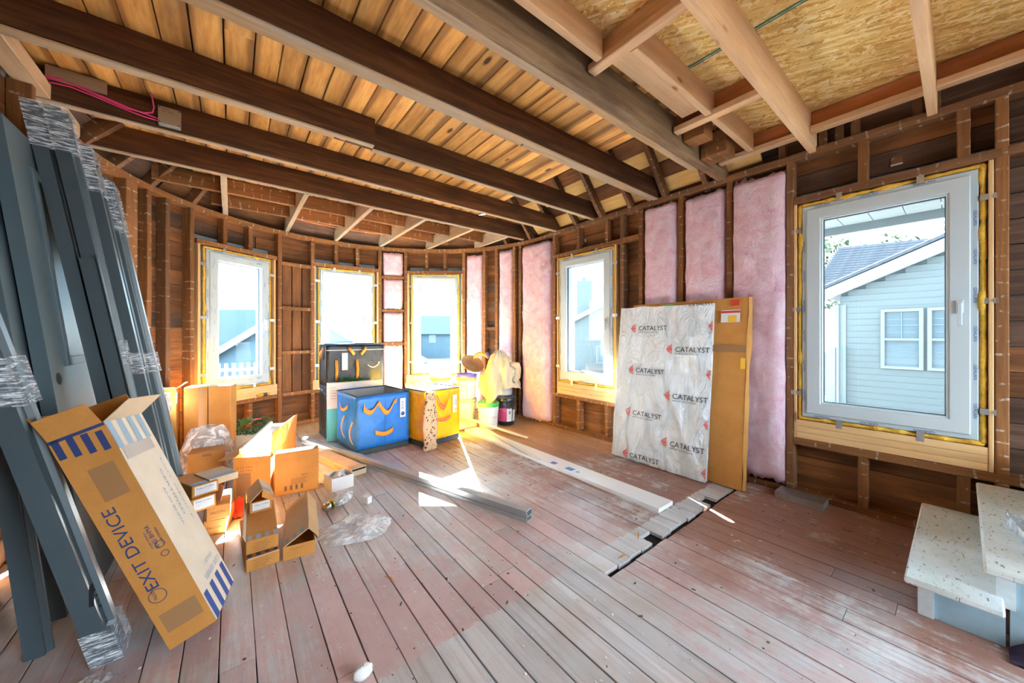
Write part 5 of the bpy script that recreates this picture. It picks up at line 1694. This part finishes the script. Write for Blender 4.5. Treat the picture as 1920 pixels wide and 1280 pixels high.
M['drip'] = plain('brown_drip', (0.20, 0.13, 0.06), 0.6)
M['purple'] = plain('purple_plastic', (0.12, 0.07, 0.32), 0.4)

def bucket(label, x, y, z, r, h, body='pail_white', lid=None, rz=0.0, ring_mat=None, label_kind=None, handle=True):
    t = thing('bucket', label, 'bucket', (x, y, z), rz, 'paint buckets by the curved wall')
    lathe('body', [(r * 0.86, 0.0), (r * 0.88, 0.004), (r * 0.97, h * 0.72), (r * 1.02, h * 0.73), (r * 1.02, h * 0.76), (r * 0.985, h * 0.77), (r * 0.985, h * 0.83), (r * 1.03, h * 0.84), (r * 1.03, h * 0.88), (r, h * 0.89), (r, h)], body, t)
    if ring_mat:
        lathe('rim_ring', [(r * 1.035, h * 0.80), (r * 1.05, h * 0.82), (r * 1.05, h * 0.90), (r * 1.03, h * 0.92)], ring_mat, t)
    if lid:
        lathe('lid', [(r * 1.06, h * 0.915), (r * 1.08, h * 0.93), (r * 1.08, h + 0.010), (r * 1.04, h + 0.018), (r * 0.98, h + 0.018), (r * 0.96, h + 0.006), (0.0, h + 0.006)], lid, t)
    if handle:
        pts = [(r * 1.03 * math.cos(q), -0.02 - r * 1.03 * math.sin(q) * 0.98, h * 0.78 - 0.45 * r * math.sin(q) - 0.03) for q in [PI * i / 14 for i in range(15)]]
        tube('wire_handle', pts, 0.0022, 'galv', t, 5)
    if label_kind == 'drip':
        rs_ = random.Random(int(x * 100))
        q0 = rad(-118)
        pts = []
        for i in range(14):
            f = i / 13
            q = q0 + 0.06 * math.sin(i * 1.3)
            rr = r * (0.97 - 0.09 * f) + 0.002
            pts.append((rr * math.cos(q), rr * math.sin(q), h * 0.72 * (1 - f) + 0.01))
        tube('drip_mark', pts, 0.003, 'drip', t, 5)
    if label_kind in ('pink', 'plain'):
        def band(a0, a1, z0, z1, mat, nm):
            n = 8
            vs, fs = [], []
            for i in range(n + 1):
                q = rad(a0 + (a1 - a0) * i / n)
                for zz in (z0, z1):
                    rr = r * (0.88 + 0.09 * zz / (h * 0.72)) + 0.0015
                    vs.append((rr * math.cos(q), rr * math.sin(q), zz))
            for i in range(n):
                fs.append((2 * i, 2 * i + 2, 2 * i + 3, 2 * i + 1))
            mesh(nm, vs, fs, mat, t)
        if label_kind == 'pink':
            band(-190, -128, h * 0.16, h * 0.68, 'pink_label', 'label')
            band(-127, -92, h * 0.16, h * 0.66, 'sticker', 'label')
            band(-91, -86, h * 0.16, h * 0.70, 'pail_black', 'label')
            band(-85, -10, h * 0.16, h * 0.60, 'sticker', 'label')
            band(-112, -104, h * 0.45, h * 0.56, 'black_ink', 'label_mark')
        else:
            for k in range(6):
                band(-150, -70 + 6 * (k % 3), h * (0.20 + 0.06 * k), h * (0.205 + 0.06 * k) + 0.003, 'pale_ink', 'print_line')
    return t
bucket('white bucket with green lid in front of the others', 2.605, 3.80, 0.0, 0.132, 0.315, lid='lid_green', label_kind='plain', rz=0.2)
bucket('black bucket with pink and white label beside the green-lidded one', 2.915, 3.83, 0.0, 0.128, 0.34, 'pail_black', 'pail_black', label_kind='pink', rz=0.1)
bucket('lower white bucket with blue lid nearest the bulging batt', 3.085, 4.08, 0.0, 0.118, 0.33, lid='lid_blue', label_kind='plain')
bucket('upper white bucket on the blue lid, half under the drop cloth', 3.085, 4.08, 0.350, 0.116, 0.31, lid='pail_white', label_kind='plain')
bucket('lower tan-ringed bucket under the purple-lidded one', 2.49, 4.155, 0.0, 0.132, 0.33, lid='lid_tan', label_kind='drip')
bucket('upper white bucket with purple lid and drips', 2.49, 4.155, 0.350, 0.132, 0.31, lid='lid_purple', ring_mat='lid_olive', label_kind='drip')
bucket('lower bucket of the stack nearest the bay window', 2.24, 4.42, 0.0, 0.132, 0.33, lid='lid_tan')
bucket('upper olive-ringed bucket with a rag on it', 2.24, 4.42, 0.350, 0.132, 0.30, lid='pail_white', ring_mat='lid_olive')
M['canvas'] = plain('beige_canvas', (0.56, 0.44, 0.27), 0.9, namt=0.5, nscale=9, col2=(0.62, 0.55, 0.44), bstr=0.2, bscale=60)
M['rag'] = plain('white_rag', (0.75, 0.75, 0.74), 0.9)
t = thing('rag', 'white crumpled rag on the olive-ringed bucket', 'rag', (2.24, 4.40, 0.672), 0)
grid_surf('cloth', 18, 12, lambda u, v: ((0.05 + 0.09 * v) * math.cos(2 * PI * u) * (1 + 0.25 * nz(u * 7, v * 3, 2)), (0.05 + 0.09 * v) * math.sin(2 * PI * u), 0.075 * (1 - v) + 0.03 * nz(math.cos(2 * PI * u) * 2, math.sin(2 * PI * u) * 2, v * 4) + 0.012), 'rag', t)

def drape(u, v):
    a = 2 * PI * u
    ca, sa = math.cos(a), math.sin(a)
    r = 0.03 + 0.27 * v ** 0.9
    fold = math.sin(a * 7 + 3.5 * nz(ca * 2, sa * 2, v * 1.5)) * 0.032 * v + 0.07 * nz(ca * 3, sa * 3, v * 3) * v + 0.02 * nz(ca * 9, sa * 9, v * 7)
    rr = r + fold
    z = 0.98 - 0.10 * v - 0.40 * v ** 1.7 + 0.05 * nz(ca * 2.5 + v * 3, sa * 2.5, 3)
    # a tongue of cloth hangs down in front to the green lid, a loop to the side
    tongue = math.exp(-((a - rad(215)) / 0.38) ** 2)
    z -= 0.20 * v ** 2 * tongue
    rr += 0.07 * v * tongue
    return (rr * ca * 0.98, rr * sa * 0.75, z + 0.018 * nz(ca * 8, sa * 8, v * 9))
t = thing('drop_cloth', 'beige canvas drop cloth heaped over the buckets', 'cloth', (2.92, 3.99, 0.0), 0)
grid_surf('cloth', 96, 34, drape, 'canvas', t)
tube('cloth_roll', [(0.10, -0.12, 0.80), (0.19, -0.16, 0.78), (0.24, -0.10, 0.72), (0.20, -0.14, 0.62), (0.12, -0.18, 0.56)], [0.03, 0.05, 0.06, 0.055, 0.03], 'canvas', t, 10)
t = thing('straw_hat', 'brown oval brimmed piece propped on the purple lid', 'hat', (2.60, 4.22, 0.685), rad(25))
mwh = Matrix.Rotation(rad(38), 4, 'X') @ Matrix.Rotation(rad(-18), 4, 'Y')
M['straw'] = plain('brown_straw', (0.40, 0.22, 0.10), 0.8, namt=0.5, nscale=14, col2=(0.26, 0.13, 0.06))
lathe('brim', [(0.05, 0.05), (0.09, 0.038), (0.14, 0.058), (0.165, 0.085), (0.163, 0.09), (0.13, 0.066), (0.08, 0.05), (0.05, 0.06)], 'straw', t, Matrix.Translation((0, 0, 0.06)) @ mwh)
t = thing('work_glove', 'orange work glove with white stripes on the heap', 'glove', (2.74, 4.18, 0.86), rad(-30))
M['glove'] = plain('orange_glove', (0.80, 0.36, 0.05), 0.8)
grid_surf('palm', 14, 10, lambda u, v: (-0.10 + 0.20 * v, (0.035 + 0.012 * math.sin(v * 6)) * math.cos(2 * PI * u), 0.03 + 0.028 * math.sin(2 * PI * u) + 0.05 * math.sin(PI * v)), 'glove', t)
for k in range(3):
    tube('stripe', [(-0.055 + 0.03 * k, 0.046 * math.cos(q), 0.045 + 0.02 * k + 0.034 * math.sin(q)) for q in [PI * i / 8 - 1.7 for i in range(13)]], 0.004, 'rag', t, 5)
tube('cuff', [(0.08, 0, 0.045), (0.12, 0.0, 0.06)], [0.045, 0.05], 'purple', t, 12)
# roll of paper on the floor
t = thing('paper_roll', 'tan roll of masking paper lying before the buckets', 'paper roll', (2.245, 3.93, 0.056), rad(-10))
lathe('roll', [(0.016, 0.0), (0.055, 0.0), (0.055, 0.22), (0.016, 0.22)], 'card_light', t, Matrix.Rotation(rad(90), 4, 'Y'))
lathe('core', [(0.016, -0.001), (0.016, 0.221)], 'card', t, Matrix.Rotation(rad(90), 4, 'Y'), 16)

# ================================================================== TRIM LENGTHS ON THE FLOOR
M['white_trim'] = plain('white_primed_trim', (0.80, 0.81, 0.82), 0.35)
M['alu'] = plain('grey_aluminium', (0.42, 0.44, 0.45), 0.38, 0.25, namt=0.15, nscale=30)
M['clear_strip'] = plain('pale_plastic_strip', (0.66, 0.68, 0.66), 0.3)
t = thing('trim_board', 'long white trim board lying on the floor', 'board', (2.352, 1.265, 0.0), 0)
prism('board', [(-0.094, 0), (0.094, 0), (0.094, 0.028), (-0.094, 0.028)], (0, 0, 0), Vector((0.01, 2.56, 0)).normalized(), 2.56, 'white_trim', t, ey=(0, 0, 1))
for (y0, y1, x0, w) in ((0.82, 0.90, -0.06, 0.06), (1.02, 1.08, -0.065, 0.055)):
    quad('blue_print', (x0, y0, 0.0285), X_, Y_, w, y1 - y0, 'lid_blue', t)
mesh('blue_dot', [(-0.03 + 0.018 * math.cos(q * PI / 8), 0.77 + 0.018 * math.sin(q * PI / 8), 0.0292) for q in range(16)], [tuple(range(16))], 'pale_ink', t)
t = thing('plastic_strip', 'thin pale strip lying along the white trim board', 'strip', (0, 0, 0), 0)
board('strip', (2.255, 2.43, 0.034), (2.445, 3.62, 0.045), 0.045, 0.008, 'clear_strip', t, ch=0.001)
t = thing('plastic_strip', 'pale strip propped on the paper roll in front of the green-lidded bucket', 'strip', (0, 0, 0), 0)
board('strip', (2.325, 4.02, 0.150), (2.69, 3.12, 0.008), 0.045, 0.012, 'clear_strip', t, ch=0.001)
d = Vector((0.596 - 1.505, 4.55 - 1.73, 0)).normalized()
for k, (off, z0, ln, lab) in enumerate(((0.0, 0.0, 2.88, 'lowest grey metal channel of the long bundle on the floor'), (0.006, 0.030, 2.86, 'middle grey metal channel of the long bundle on the floor'), (0.0, 0.056, 2.90, 'topmost grey metal channel of the long bundle on the floor'))):
    n = Vector((d.y, -d.x, 0))
    o = Vector((1.505, 1.73, z0)) + n * off
    t = thing('metal_channel', lab, 'metal channel', o, 0, 'long grey metal channels in a bundle')
    prism('channel', [(-0.032, 0), (0.032, 0), (0.032, 0.028), (0.027, 0.028), (0.027, 0.006), (-0.027, 0.006), (-0.027, 0.028), (-0.032, 0.028)] if k < 2 else [(-0.034, 0.0), (-0.029, 0.0), (-0.029, 0.012), (0.029, 0.012), (0.029, 0.0), (0.034, 0.0), (0.034, 0.018), (0.0, 0.024), (-0.034, 0.018)], (0, 0, 0), d, ln, 'alu', t, ex=n, ey=(0, 0, 1))

# ================================================================== WRAPPED PANEL AND FLAT CARTON
def make_sheet():
    m, nt, b = new_mat('white_plastic_sheet')
    tc = nt.nodes.new('ShaderNodeTexCoord')
    n = noise_at(nt, mapping(nt, tc.outputs['Object'], (6, 6, 2.2)), 1.6, 5, 0.6, 1.2)
    b.inputs['Base Color'].default_value = (0.80, 0.84, 0.86, 1)
    b.inputs['Roughness'].default_value = 0.16
    bump(nt, b, n, 0.9, 0.12)
    return m
M['sheet'] = make_sheet()
lean = math.asin(0.149)
pw = thing('wrapped_panel', 'panel wrapped in white plastic with red marks and black lettering', 'panel', (2.975, 2.2, 0.0))
pw.matrix_world = Matrix(((0, 0.9937, 0.112, 3.000), (-1, 0, 0, 2.185), (0, -0.112, 0.9937, 0.006), (0, 0, 0, 1)))
PWW, PWH = 0.905, 1.478
def wrink(x, z):
    e = min(1.0, min(x, PWW - x) / 0.06) if 0 <= x <= PWW else 0
    a = 0.016 * nz(x * 5.5 + z * 1.6, z * 1.3, 4) + 0.010 * nz(x * 14 + z * 5, z * 2.5, 9) + 0.004 * nz(x * 30 - z * 9, z * 7, 2)
    band = 0.004 * (math.exp(-((z - 0.40) / 0.012) ** 2) + math.exp(-((z - 1.18) / 0.012) ** 2))
    return -abs(a) * e * 1.5 - band
def sheet_fn(u, v):
    x, z = u * PWW, v * PWH
    zz = z * (1.0 + 0.0) + 0.012 * nz(x * 6, 3, 3) * (v > 0.98) - 0.012 * (u - 0.2) * (v > 0.98)
    return (x + 0.01 * nz(z * 4, 1, u) * abs(2 * u - 1), wrink(x, z), zz)
grid_surf('sheet', 56, 90, sheet_fn, 'sheet', pw)
boxes('core_panel', [((PWW / 2, 0.022, PWH / 2), (PWW - 0.012, 0.036, PWH - 0.012))], 'sheet', pw)
warp = lambda p: Vector((p.x, wrink(p.x, p.z) - 0.0055, p.z))
tx, sm = [], []
rows = ((0.165, 1.268), (0.546, 1.073), (0.165, 0.86), (0.549, 0.658), (0.162, 0.451), (0.542, 0.244), (0.161, 0.050))
for (lx, lz) in rows:
    tx.append(('CATALYST', (lx + 0.057, 0, lz - 0.022), X_, Z_, 0.044, 0.288))
    sm.append(('FENCE SOLUTIONS', (lx + 0.057, 0, lz - 0.046), X_, Z_, 0.013, 0.20))
tx.append(('CATALYST', (0.70, 0, PWH - 0.022), X_, Z_, 0.022, 0.20))
for it in tx:
    letters('lettering', [it], 'black_ink', pw, warp)
for it in sm:
    letters('small_lettering', [it], 'black_ink', pw, warp)
M['logo_red'] = plain('red_logo_ink', (0.72, 0.07, 0.05), 0.5)
def chevron(lx, lz, s=0.052, part=1.0):
    """left-pointing mark of nested bars."""
    vs, fs = [], []
    for k in range(5):
        for sg in (-1, 1):
            f0, f1 = k / 5, (k + 0.62) / 5
            h0, h1 = s * f0, s * f1
            x0 = lx - s * 0.55
            xe = lx + s * 0.45
            pts = [(x0 + 0.004 * k, h0 * 0.45), (xe, h0), (xe, h1), (x0 + 0.004 * k, h1 * 0.45)]
            xs = min(1.0, part)
            n = len(vs)
            for (a, b) in pts:
                vs.append(warp(Vector((min(a, PWW - 0.002), 0, lz + sg * b))))
            fs.append((n, n + 1, n + 2, n + 3))
    return mesh('red_mark', vs, fs, 'logo_red', pw)
for (lx, lz) in rows:
    chevron(lx, lz)
for lz in (1.277, 0.869, 0.461, 0.070):
    chevron(0.900, lz)
boxes('green_tape', [((0.50, 0.012, PWH + 0.004), (0.10, 0.03, 0.006))], 'green_st', pw)

fc = thing('flat_carton', 'large flat brown carton standing behind the wrapped panel', 'box', (3.03, 2.06, 0.0))
fc.matrix_world = Matrix(((0, 0.9958, 0.092, 3.060), (-1, 0, 0, 2.06), (0, -0.092, 0.9958, 0.008), (0, 0, 0, 1)))
def carton_side(u, v):
    x, z = u * 1.02, v * 1.50
    return (x, -0.004 * abs(nz(x * 5, z * 3, 2)) - 0.012 * max(0, 1 - z / 0.35) * max(0, (u - 0.75) * 4), z)
grid_surf('front', 20, 26, carton_side, 'card', fc)
def carton_edge(u, v):
    z = v * 1.50
    return (1.02 + 0.012 * nz(z * 4, u * 2, 3) + 0.016 * math.sin(PI * u) * (1 + 0.5 * nz(z * 3, 1, 1)), -0.004 + 0.072 * u, z)
grid_surf('edge', 8, 26, carton_edge, 'card', fc)
boxes('back', [((0.51, 0.036, 0.75), (1.015, 0.066, 1.495))], 'card', fc)
quad('tape', (0.60, -0.014, 1.06), X_, Z_, 0.42, 0.055, 'tape', fc)
quad('shipping_label', (0.83, -0.014, 1.30), X_, Z_, 0.14, 0.10, 'sticker', fc)
quad('label_yellow', (0.885, -0.016, 1.305), X_, Z_, 0.06, 0.05, 'orange_st', fc)
quad('label_red', (0.83, -0.016, 1.375), X_, Z_, 0.14, 0.018, 'red_st', fc)
quad('red_sticker', (0.90, -0.014, 1.435), X_, Z_, 0.06, 0.05, 'red_st', fc)
quad('yellow_sticker', (0.985, -0.0165, 0.93), X_, Z_, 0.035, 0.085, 'orange_st', fc)

# ================================================================== SMALL THINGS
t = thing('steel_stud_offcut', 'short galvanised steel stud lying against the wall plate', 'metal stud', (3.153, 0.585, 0.0), rad(-2))
prism('web', [(0, 0), (0.14, 0), (0.14, 0.048), (0.0, 0.048)], (0, 0, 0), (0, 1, 0), 0.275, 'galv', t, ey=(0, 0, 1))
boxes('end_lip', [((0.07, -0.001, 0.024), (0.13, 0.002, 0.038))], 'alu', t)

# staircase foot
M['stair_paint'] = plain('chipped_pale_paint', (0.72, 0.78, 0.78), 0.45, namt=0.9, nscale=13, col2=(0.58, 0.62, 0.58))
def make_chip():
    m, nt, b = new_mat('chipped_tread_paint')
    geo = nt.nodes.new('ShaderNodeNewGeometry')
    p = geo.outputs['Position']
    base = mixc(nt, ramp(nt, noise_at(nt, p, 4.0, 5, 0.6), [(0.4, 0.0), (0.65, 1.0)]), (0.84, 0.90, 0.91), (0.70, 0.75, 0.70))
    chips = ramp(nt, noise_at(nt, mapping(nt, p, (26, 70, 30)), 1.0, 4, 0.75), [(0.605, 0.0), (0.645, 1.0)])
    c = mixc(nt, chips, base, (0.16, 0.12, 0.085))
    c = mixc(nt, math_n(nt, 'MULTIPLY', ramp(nt, noise_at(nt, mapping(nt, p, (3, 8, 3)), 2.0, 5, 0.7), [(0.5, 0.0), (0.75, 1.0)]), 0.4), c, (0.50, 0.50, 0.42))
    nt.links.new(c, b.inputs['Base Color'])
    b.inputs['Roughness'].default_value = 0.4
    bump(nt, b, chips, -0.3, 0.004)
    return m
M['chip'] = make_chip()
M['stair_side'] = plain('grey_blue_side_paint', (0.34, 0.46, 0.51), 0.5, namt=0.5, nscale=20, col2=(0.27, 0.37, 0.41))
st = thing('staircase', 'foot of a staircase with chipped pale treads and blue-grey sides', 'stairs', (0, 0, 0))
for k in range(3):
    y = 0.11 - 0.20 * k
    zt = 0.19 + 0.183 * k
    boxes('tread', [((2.745 if k == 0 else 2.705, y - 0.085, zt - 0.014), (1.06 if k == 0 else 1.18, 0.25, 0.028))], 'chip', st, bevel=0.006)
    boxes('riser', [((2.80, y - 0.01, zt - 0.11), (0.93, 0.018, 0.165))], 'stair_paint', st)
for k in range(3):
    y = 0.10 - 0.20 * k
    zt = 0.162 + 0.183 * k
    boxes('side_panel', [((2.345, y - 0.11, zt / 2), (0.018, 0.19, zt))], 'stair_side', st)
boxes('corner_post', [((2.338, 0.095, 0.08), (0.03, 0.045, 0.16))], 'stair_paint', st)
boxes('corner_post', [((2.338, -0.105, 0.25), (0.03, 0.045, 0.19))], 'stair_paint', st)
boxes('rear_body', [((2.82, -0.85, 0.25), (0.93, 0.6, 0.5))], 'stair_side', st)
t = thing('plastic_tub', 'clear shallow plastic tub with blue rim on the second stair', 'tub', (2.47, -0.21, 0.375), rad(8))
boxes('tub', [((0, 0, 0.004), (0.42, 0.12, 0.004)), ((0, 0.06, 0.025), (0.42, 0.003, 0.045)), ((-0.21, 0, 0.025), (0.003, 0.12, 0.045)), ((0.21, 0, 0.025), (0.003, 0.12, 0.045))], 'film', t)
boxes('blue_rim', [((-0.21, 0, 0.048), (0.008, 0.12, 0.006))], 'lid_blue', t)
t = thing('dark_cloth', 'dark purple cloth on the floor against the stair side', 'cloth', (2.30, -0.17, 0.0), 0)
M['purple_cloth'] = plain('dark_purple_cloth', (0.035, 0.015, 0.04), 0.9)
grid_surf('cloth', 16, 12, lambda u, v: (-0.07 + 0.10 * u, -0.22 + 0.28 * v, 0.006 + 0.10 * u * math.sin(PI * v) + 0.02 * abs(nz(u * 4, v * 5, 2))), 'purple_cloth', t)

# junction box and cables on a joist
M['wire'] = plain('pink_cable', (0.78, 0.06, 0.22), 0.4)
M['plate'] = plain('tan_cover_plate', (0.42, 0.30, 0.19), 0.45, 0.2)
jb = thing('junction_box', 'metal junction box with written-on tan cover, on a ceiling joist', 'junction box', (-0.322, 3.25, 2.565))
boxes('box', [((0, -0.022, 0.06), (0.108, 0.042, 0.115))], 'galv', jb, bevel=0.004)
boxes('cover', [((0, -0.045, 0.062), (0.106, 0.003, 0.108))], 'plate', jb)
letters('handwriting', [('FLOOR 2', (-0.034, -0.0472, 0.098), X_, Z_, 0.009, 0.034), ('DEN + BDRM', (-0.034, -0.0472, 0.083), X_, Z_, 0.008, 0.052)], 'black_ink', jb)
for (x, z) in ((-0.046, 0.108), (0.046, 0.108), (-0.046, 0.014), (0.046, 0.014)):
    boxes('screw', [((x, -0.047, z), (0.008, 0.003, 0.008))], 'screw', jb)
cabs = (('uppermost pink cable running along the joist to the junction box', [(-0.86, 3.21, 2.655), (-0.80, 3.205, 2.668), (-0.743, 3.21, 2.678), (-0.657, 3.215, 2.650), (-0.52, 3.22, 2.622), (-0.43, 3.22, 2.607), (-0.374, 3.22, 2.60)]),
        ('lowest pink cable running along the joist to the junction box', [(-0.86, 3.215, 2.628), (-0.80, 3.21, 2.638), (-0.743, 3.215, 2.646), (-0.657, 3.222, 2.634), (-0.52, 3.228, 2.605), (-0.44, 3.228, 2.592), (-0.374, 3.228, 2.59)]),
        ('pink cable that turns up through the ceiling planks', [(-0.86, 3.205, 2.645), (-0.80, 3.2, 2.655), (-0.743, 3.205, 2.662), (-0.657, 3.21, 2.642), (-0.52, 3.215, 2.612), (-0.44, 3.215, 2.610), (-0.402, 3.212, 2.625), (-0.394, 3.21, 2.66), (-0.40, 3.20, 2.71), (-0.412, 3.19, 2.752)]))
for lab, pts in cabs:
    o = tube('cable', pts, 0.0042, 'wire', None, 6)
    tag(o, lab, 'cable', 'pink cables on the joist')
# tube of sealant on the sill of the film-covered window
t = thing('sealant_tube', 'yellow and black sealant tube on the sill under the film-covered window', 'tube', (0.36, 5.318, 0.472), rad(26))
lathe('body', [(0.0, -0.001), (0.021, 0.0), (0.021, 0.14), (0.0, 0.142)], 'foam', t, Matrix.Rotation(rad(-90), 4, 'Y'), 14)
lathe('black_band', [(0.0215, 0.03), (0.0215, 0.075)], 'pail_black', t, Matrix.Rotation(rad(-90), 4, 'Y'), 14)
lathe('nozzle', [(0.008, 0.14), (0.003, 0.22)], 'pail_black', t, Matrix.Rotation(rad(-90), 4, 'Y'), 10)

# clear bags and a lock on the floor
t = thing('plastic_bag', 'large flat clear plastic bag spread on the floorboards', 'plastic bag', (0.60, 2.32, 0.0), rad(-8))
def bag_fn(u, v):
    a = 2 * PI * u
    r = 1.0 + 0.22 * nz(math.cos(a) * 1.7, math.sin(a) * 1.7, 3.0)
    x, y = 0.215 * r * v * math.cos(a), 0.155 * r * v * math.sin(a)
    e = 1 - v ** 3
    z = 0.004 + e * (0.025 + 0.075 * abs(nz(x * 7 + y * 6, y * 5, 3)) + 0.018 * abs(nz(x * 20 + y * 16, y * 8, 5)))
    return (x + 0.012 * nz(x * 14, y * 14, 8), y, z)
grid_surf('bag', 72, 30, bag_fn, 'film', t)
t = thing('door_lock', 'chrome and brass door lock body by the clear bag', 'lock', (0.525, 2.68, 0.0), rad(35))
M['chrome'] = plain('chrome', (0.55, 0.56, 0.50), 0.18, 1.0)
M['brass'] = plain('brass', (0.50, 0.42, 0.16), 0.25, 1.0)
mw_l = Matrix.Translation((0, 0, 0.035)) @ Matrix.Rotation(rad(90), 4, 'Y')
lathe('knob', [(0.0, -0.05), (0.024, -0.048), (0.031, -0.03), (0.028, -0.012), (0.014, -0.006), (0.014, 0.0)], 'chrome', t, mw_l)
lathe('rose', [(0.012, 0.0), (0.035, 0.002), (0.035, 0.012), (0.02, 0.02), (0.02, 0.06), (0.0, 0.06)], 'brass', t, mw_l)
t = thing('bagged_part', 'lock part in a small clear bag beside the lock body', 'plastic bag', (0.62, 2.735, 0.0), rad(48))
grid_surf('bag', 18, 14, lambda u, v: (-0.10 + 0.20 * v + 0.004 * nz(u * 8, v * 3, 2), (0.045 * math.sin(PI * (0.12 + 0.8 * v)) + 0.01) * math.cos(2 * PI * u), 0.036 + (0.034 * math.sin(PI * (0.12 + 0.8 * v))) * math.sin(2 * PI * u)), 'film', t)
tube('metal_part', [(-0.05, 0, 0.034), (0.06, 0, 0.034)], [0.02, 0.014], 'chrome', t, 12)
t = thing('crumpled_paper', 'crumpled white paper scrap on the floor near the camera', 'paper', (0.358, 1.296, 0.0), 0)
grid_surf('scrap', 14, 10, lambda u, v: ((0.035 + 0.01 * nz(u * 7, v * 5, 1)) * math.cos(2 * PI * u) * math.sin(PI * (0.03 + 0.94 * v)), (0.022 + 0.008 * nz(u * 5, v * 5, 4)) * math.sin(2 * PI * u) * math.sin(PI * (0.03 + 0.94 * v)), 0.024 + (0.022 + 0.006 * nz(u * 5, v * 4, 9)) * -math.cos(PI * v)), 'rag', t)
t = thing('plastic_film', 'scrap of clear film trailing from the foot of the wrapped steel post', 'plastic film', (-0.40, 1.83, 0.0), rad(40))
grid_surf('film', 16, 12, lambda u, v: (-0.07 + 0.14 * u, -0.06 + 0.10 * v, 0.004 + 0.03 * abs(nz(u * 5, v * 5, 6))), 'film', t)
# crumbs, splinters and dust on the boards
rs = random.Random(21)
vs, fs = [], []
for k in range(330):
    x, y = rs.uniform(-0.1, 3.1), rs.uniform(0.2, 3.2)
    s = rs.choice((0.002, 0.003, 0.003, 0.004, 0.006))
    mt = Matrix.Translation((x, y, s * 0.3)) @ Matrix.Rotation(rs.uniform(0, 6), 4, 'Z') @ Matrix.Rotation(rs.uniform(-0.3, 0.3), 4, 'Y')
    add_box(vs, fs, (0, 0, 0), (s * rs.uniform(1, 3.2), s, s * 0.6), mt)
o = mesh('debris', vs, fs, plain('dark_debris', (0.10, 0.075, 0.05), 0.9))
tag(o, 'scattered splinters and crumbs on the floorboards', 'debris', kind='stuff')
vs, fs = [], []
for k in range(160):
    x, y = rs.uniform(-0.3, 1.4), rs.uniform(0.6, 2.2)
    s = rs.choice((0.003, 0.004, 0.006))
    mt = Matrix.Translation((x, y, s * 0.3)) @ Matrix.Rotation(rs.uniform(0, 6), 4, 'Z')
    add_box(vs, fs, (0, 0, 0), (s * rs.uniform(1, 2.4), s, s * 0.7), mt)
o = mesh('debris', vs, fs, 'rag')
tag(o, 'scattered white crumbs of paint and foam on the floorboards', 'debris', kind='stuff')
# splinters lying by the cut in the floor
for (x, y, a, ln, lab) in ((1.86, 1.17, 0.5, 0.10, 'longest wood splinter beside the cut across the floor'), (1.62, 1.14, -0.3, 0.07, 'short wood splinter at the near end of the floor cut'), (0.62, 1.70, 1.9, 0.08, 'thin wood splinter alone on the bare boards')):
    o = tube('wood_splinter', [(x, y, 0.004), (x + ln * 0.5 * math.cos(a), y + ln * 0.5 * math.sin(a), 0.012), (x + ln * math.cos(a), y + ln * math.sin(a), 0.004)], [0.001, 0.005, 0.001], 'card', None, 5)
    tag(o, lab, 'splinter', 'splinters on the floor')

# ================================================================== UNSEEN ROOM BEHIND THE CAMERA (its opening is added for fill daylight)
rb = tag(empty('unseen_wall_back'), 'unseen far wall of the room behind with a wide opening added for fill light', 'wall', kind='structure')
for (x0, x1, z0, z1) in BACK_WALL:
    boxes('panel', [(((x0 + x1) / 2, -2.42, (z0 + z1) / 2), (x1 - x0, 0.08, z1 - z0))], 'sheath', rb)
for (y0, y1, z0, z1) in SIDE_WALL:
    boxes('panel', [((-1.62, (y0 + y1) / 2, (z0 + z1) / 2), (0.08, y1 - y0, z1 - z0))], 'sheath', rb)
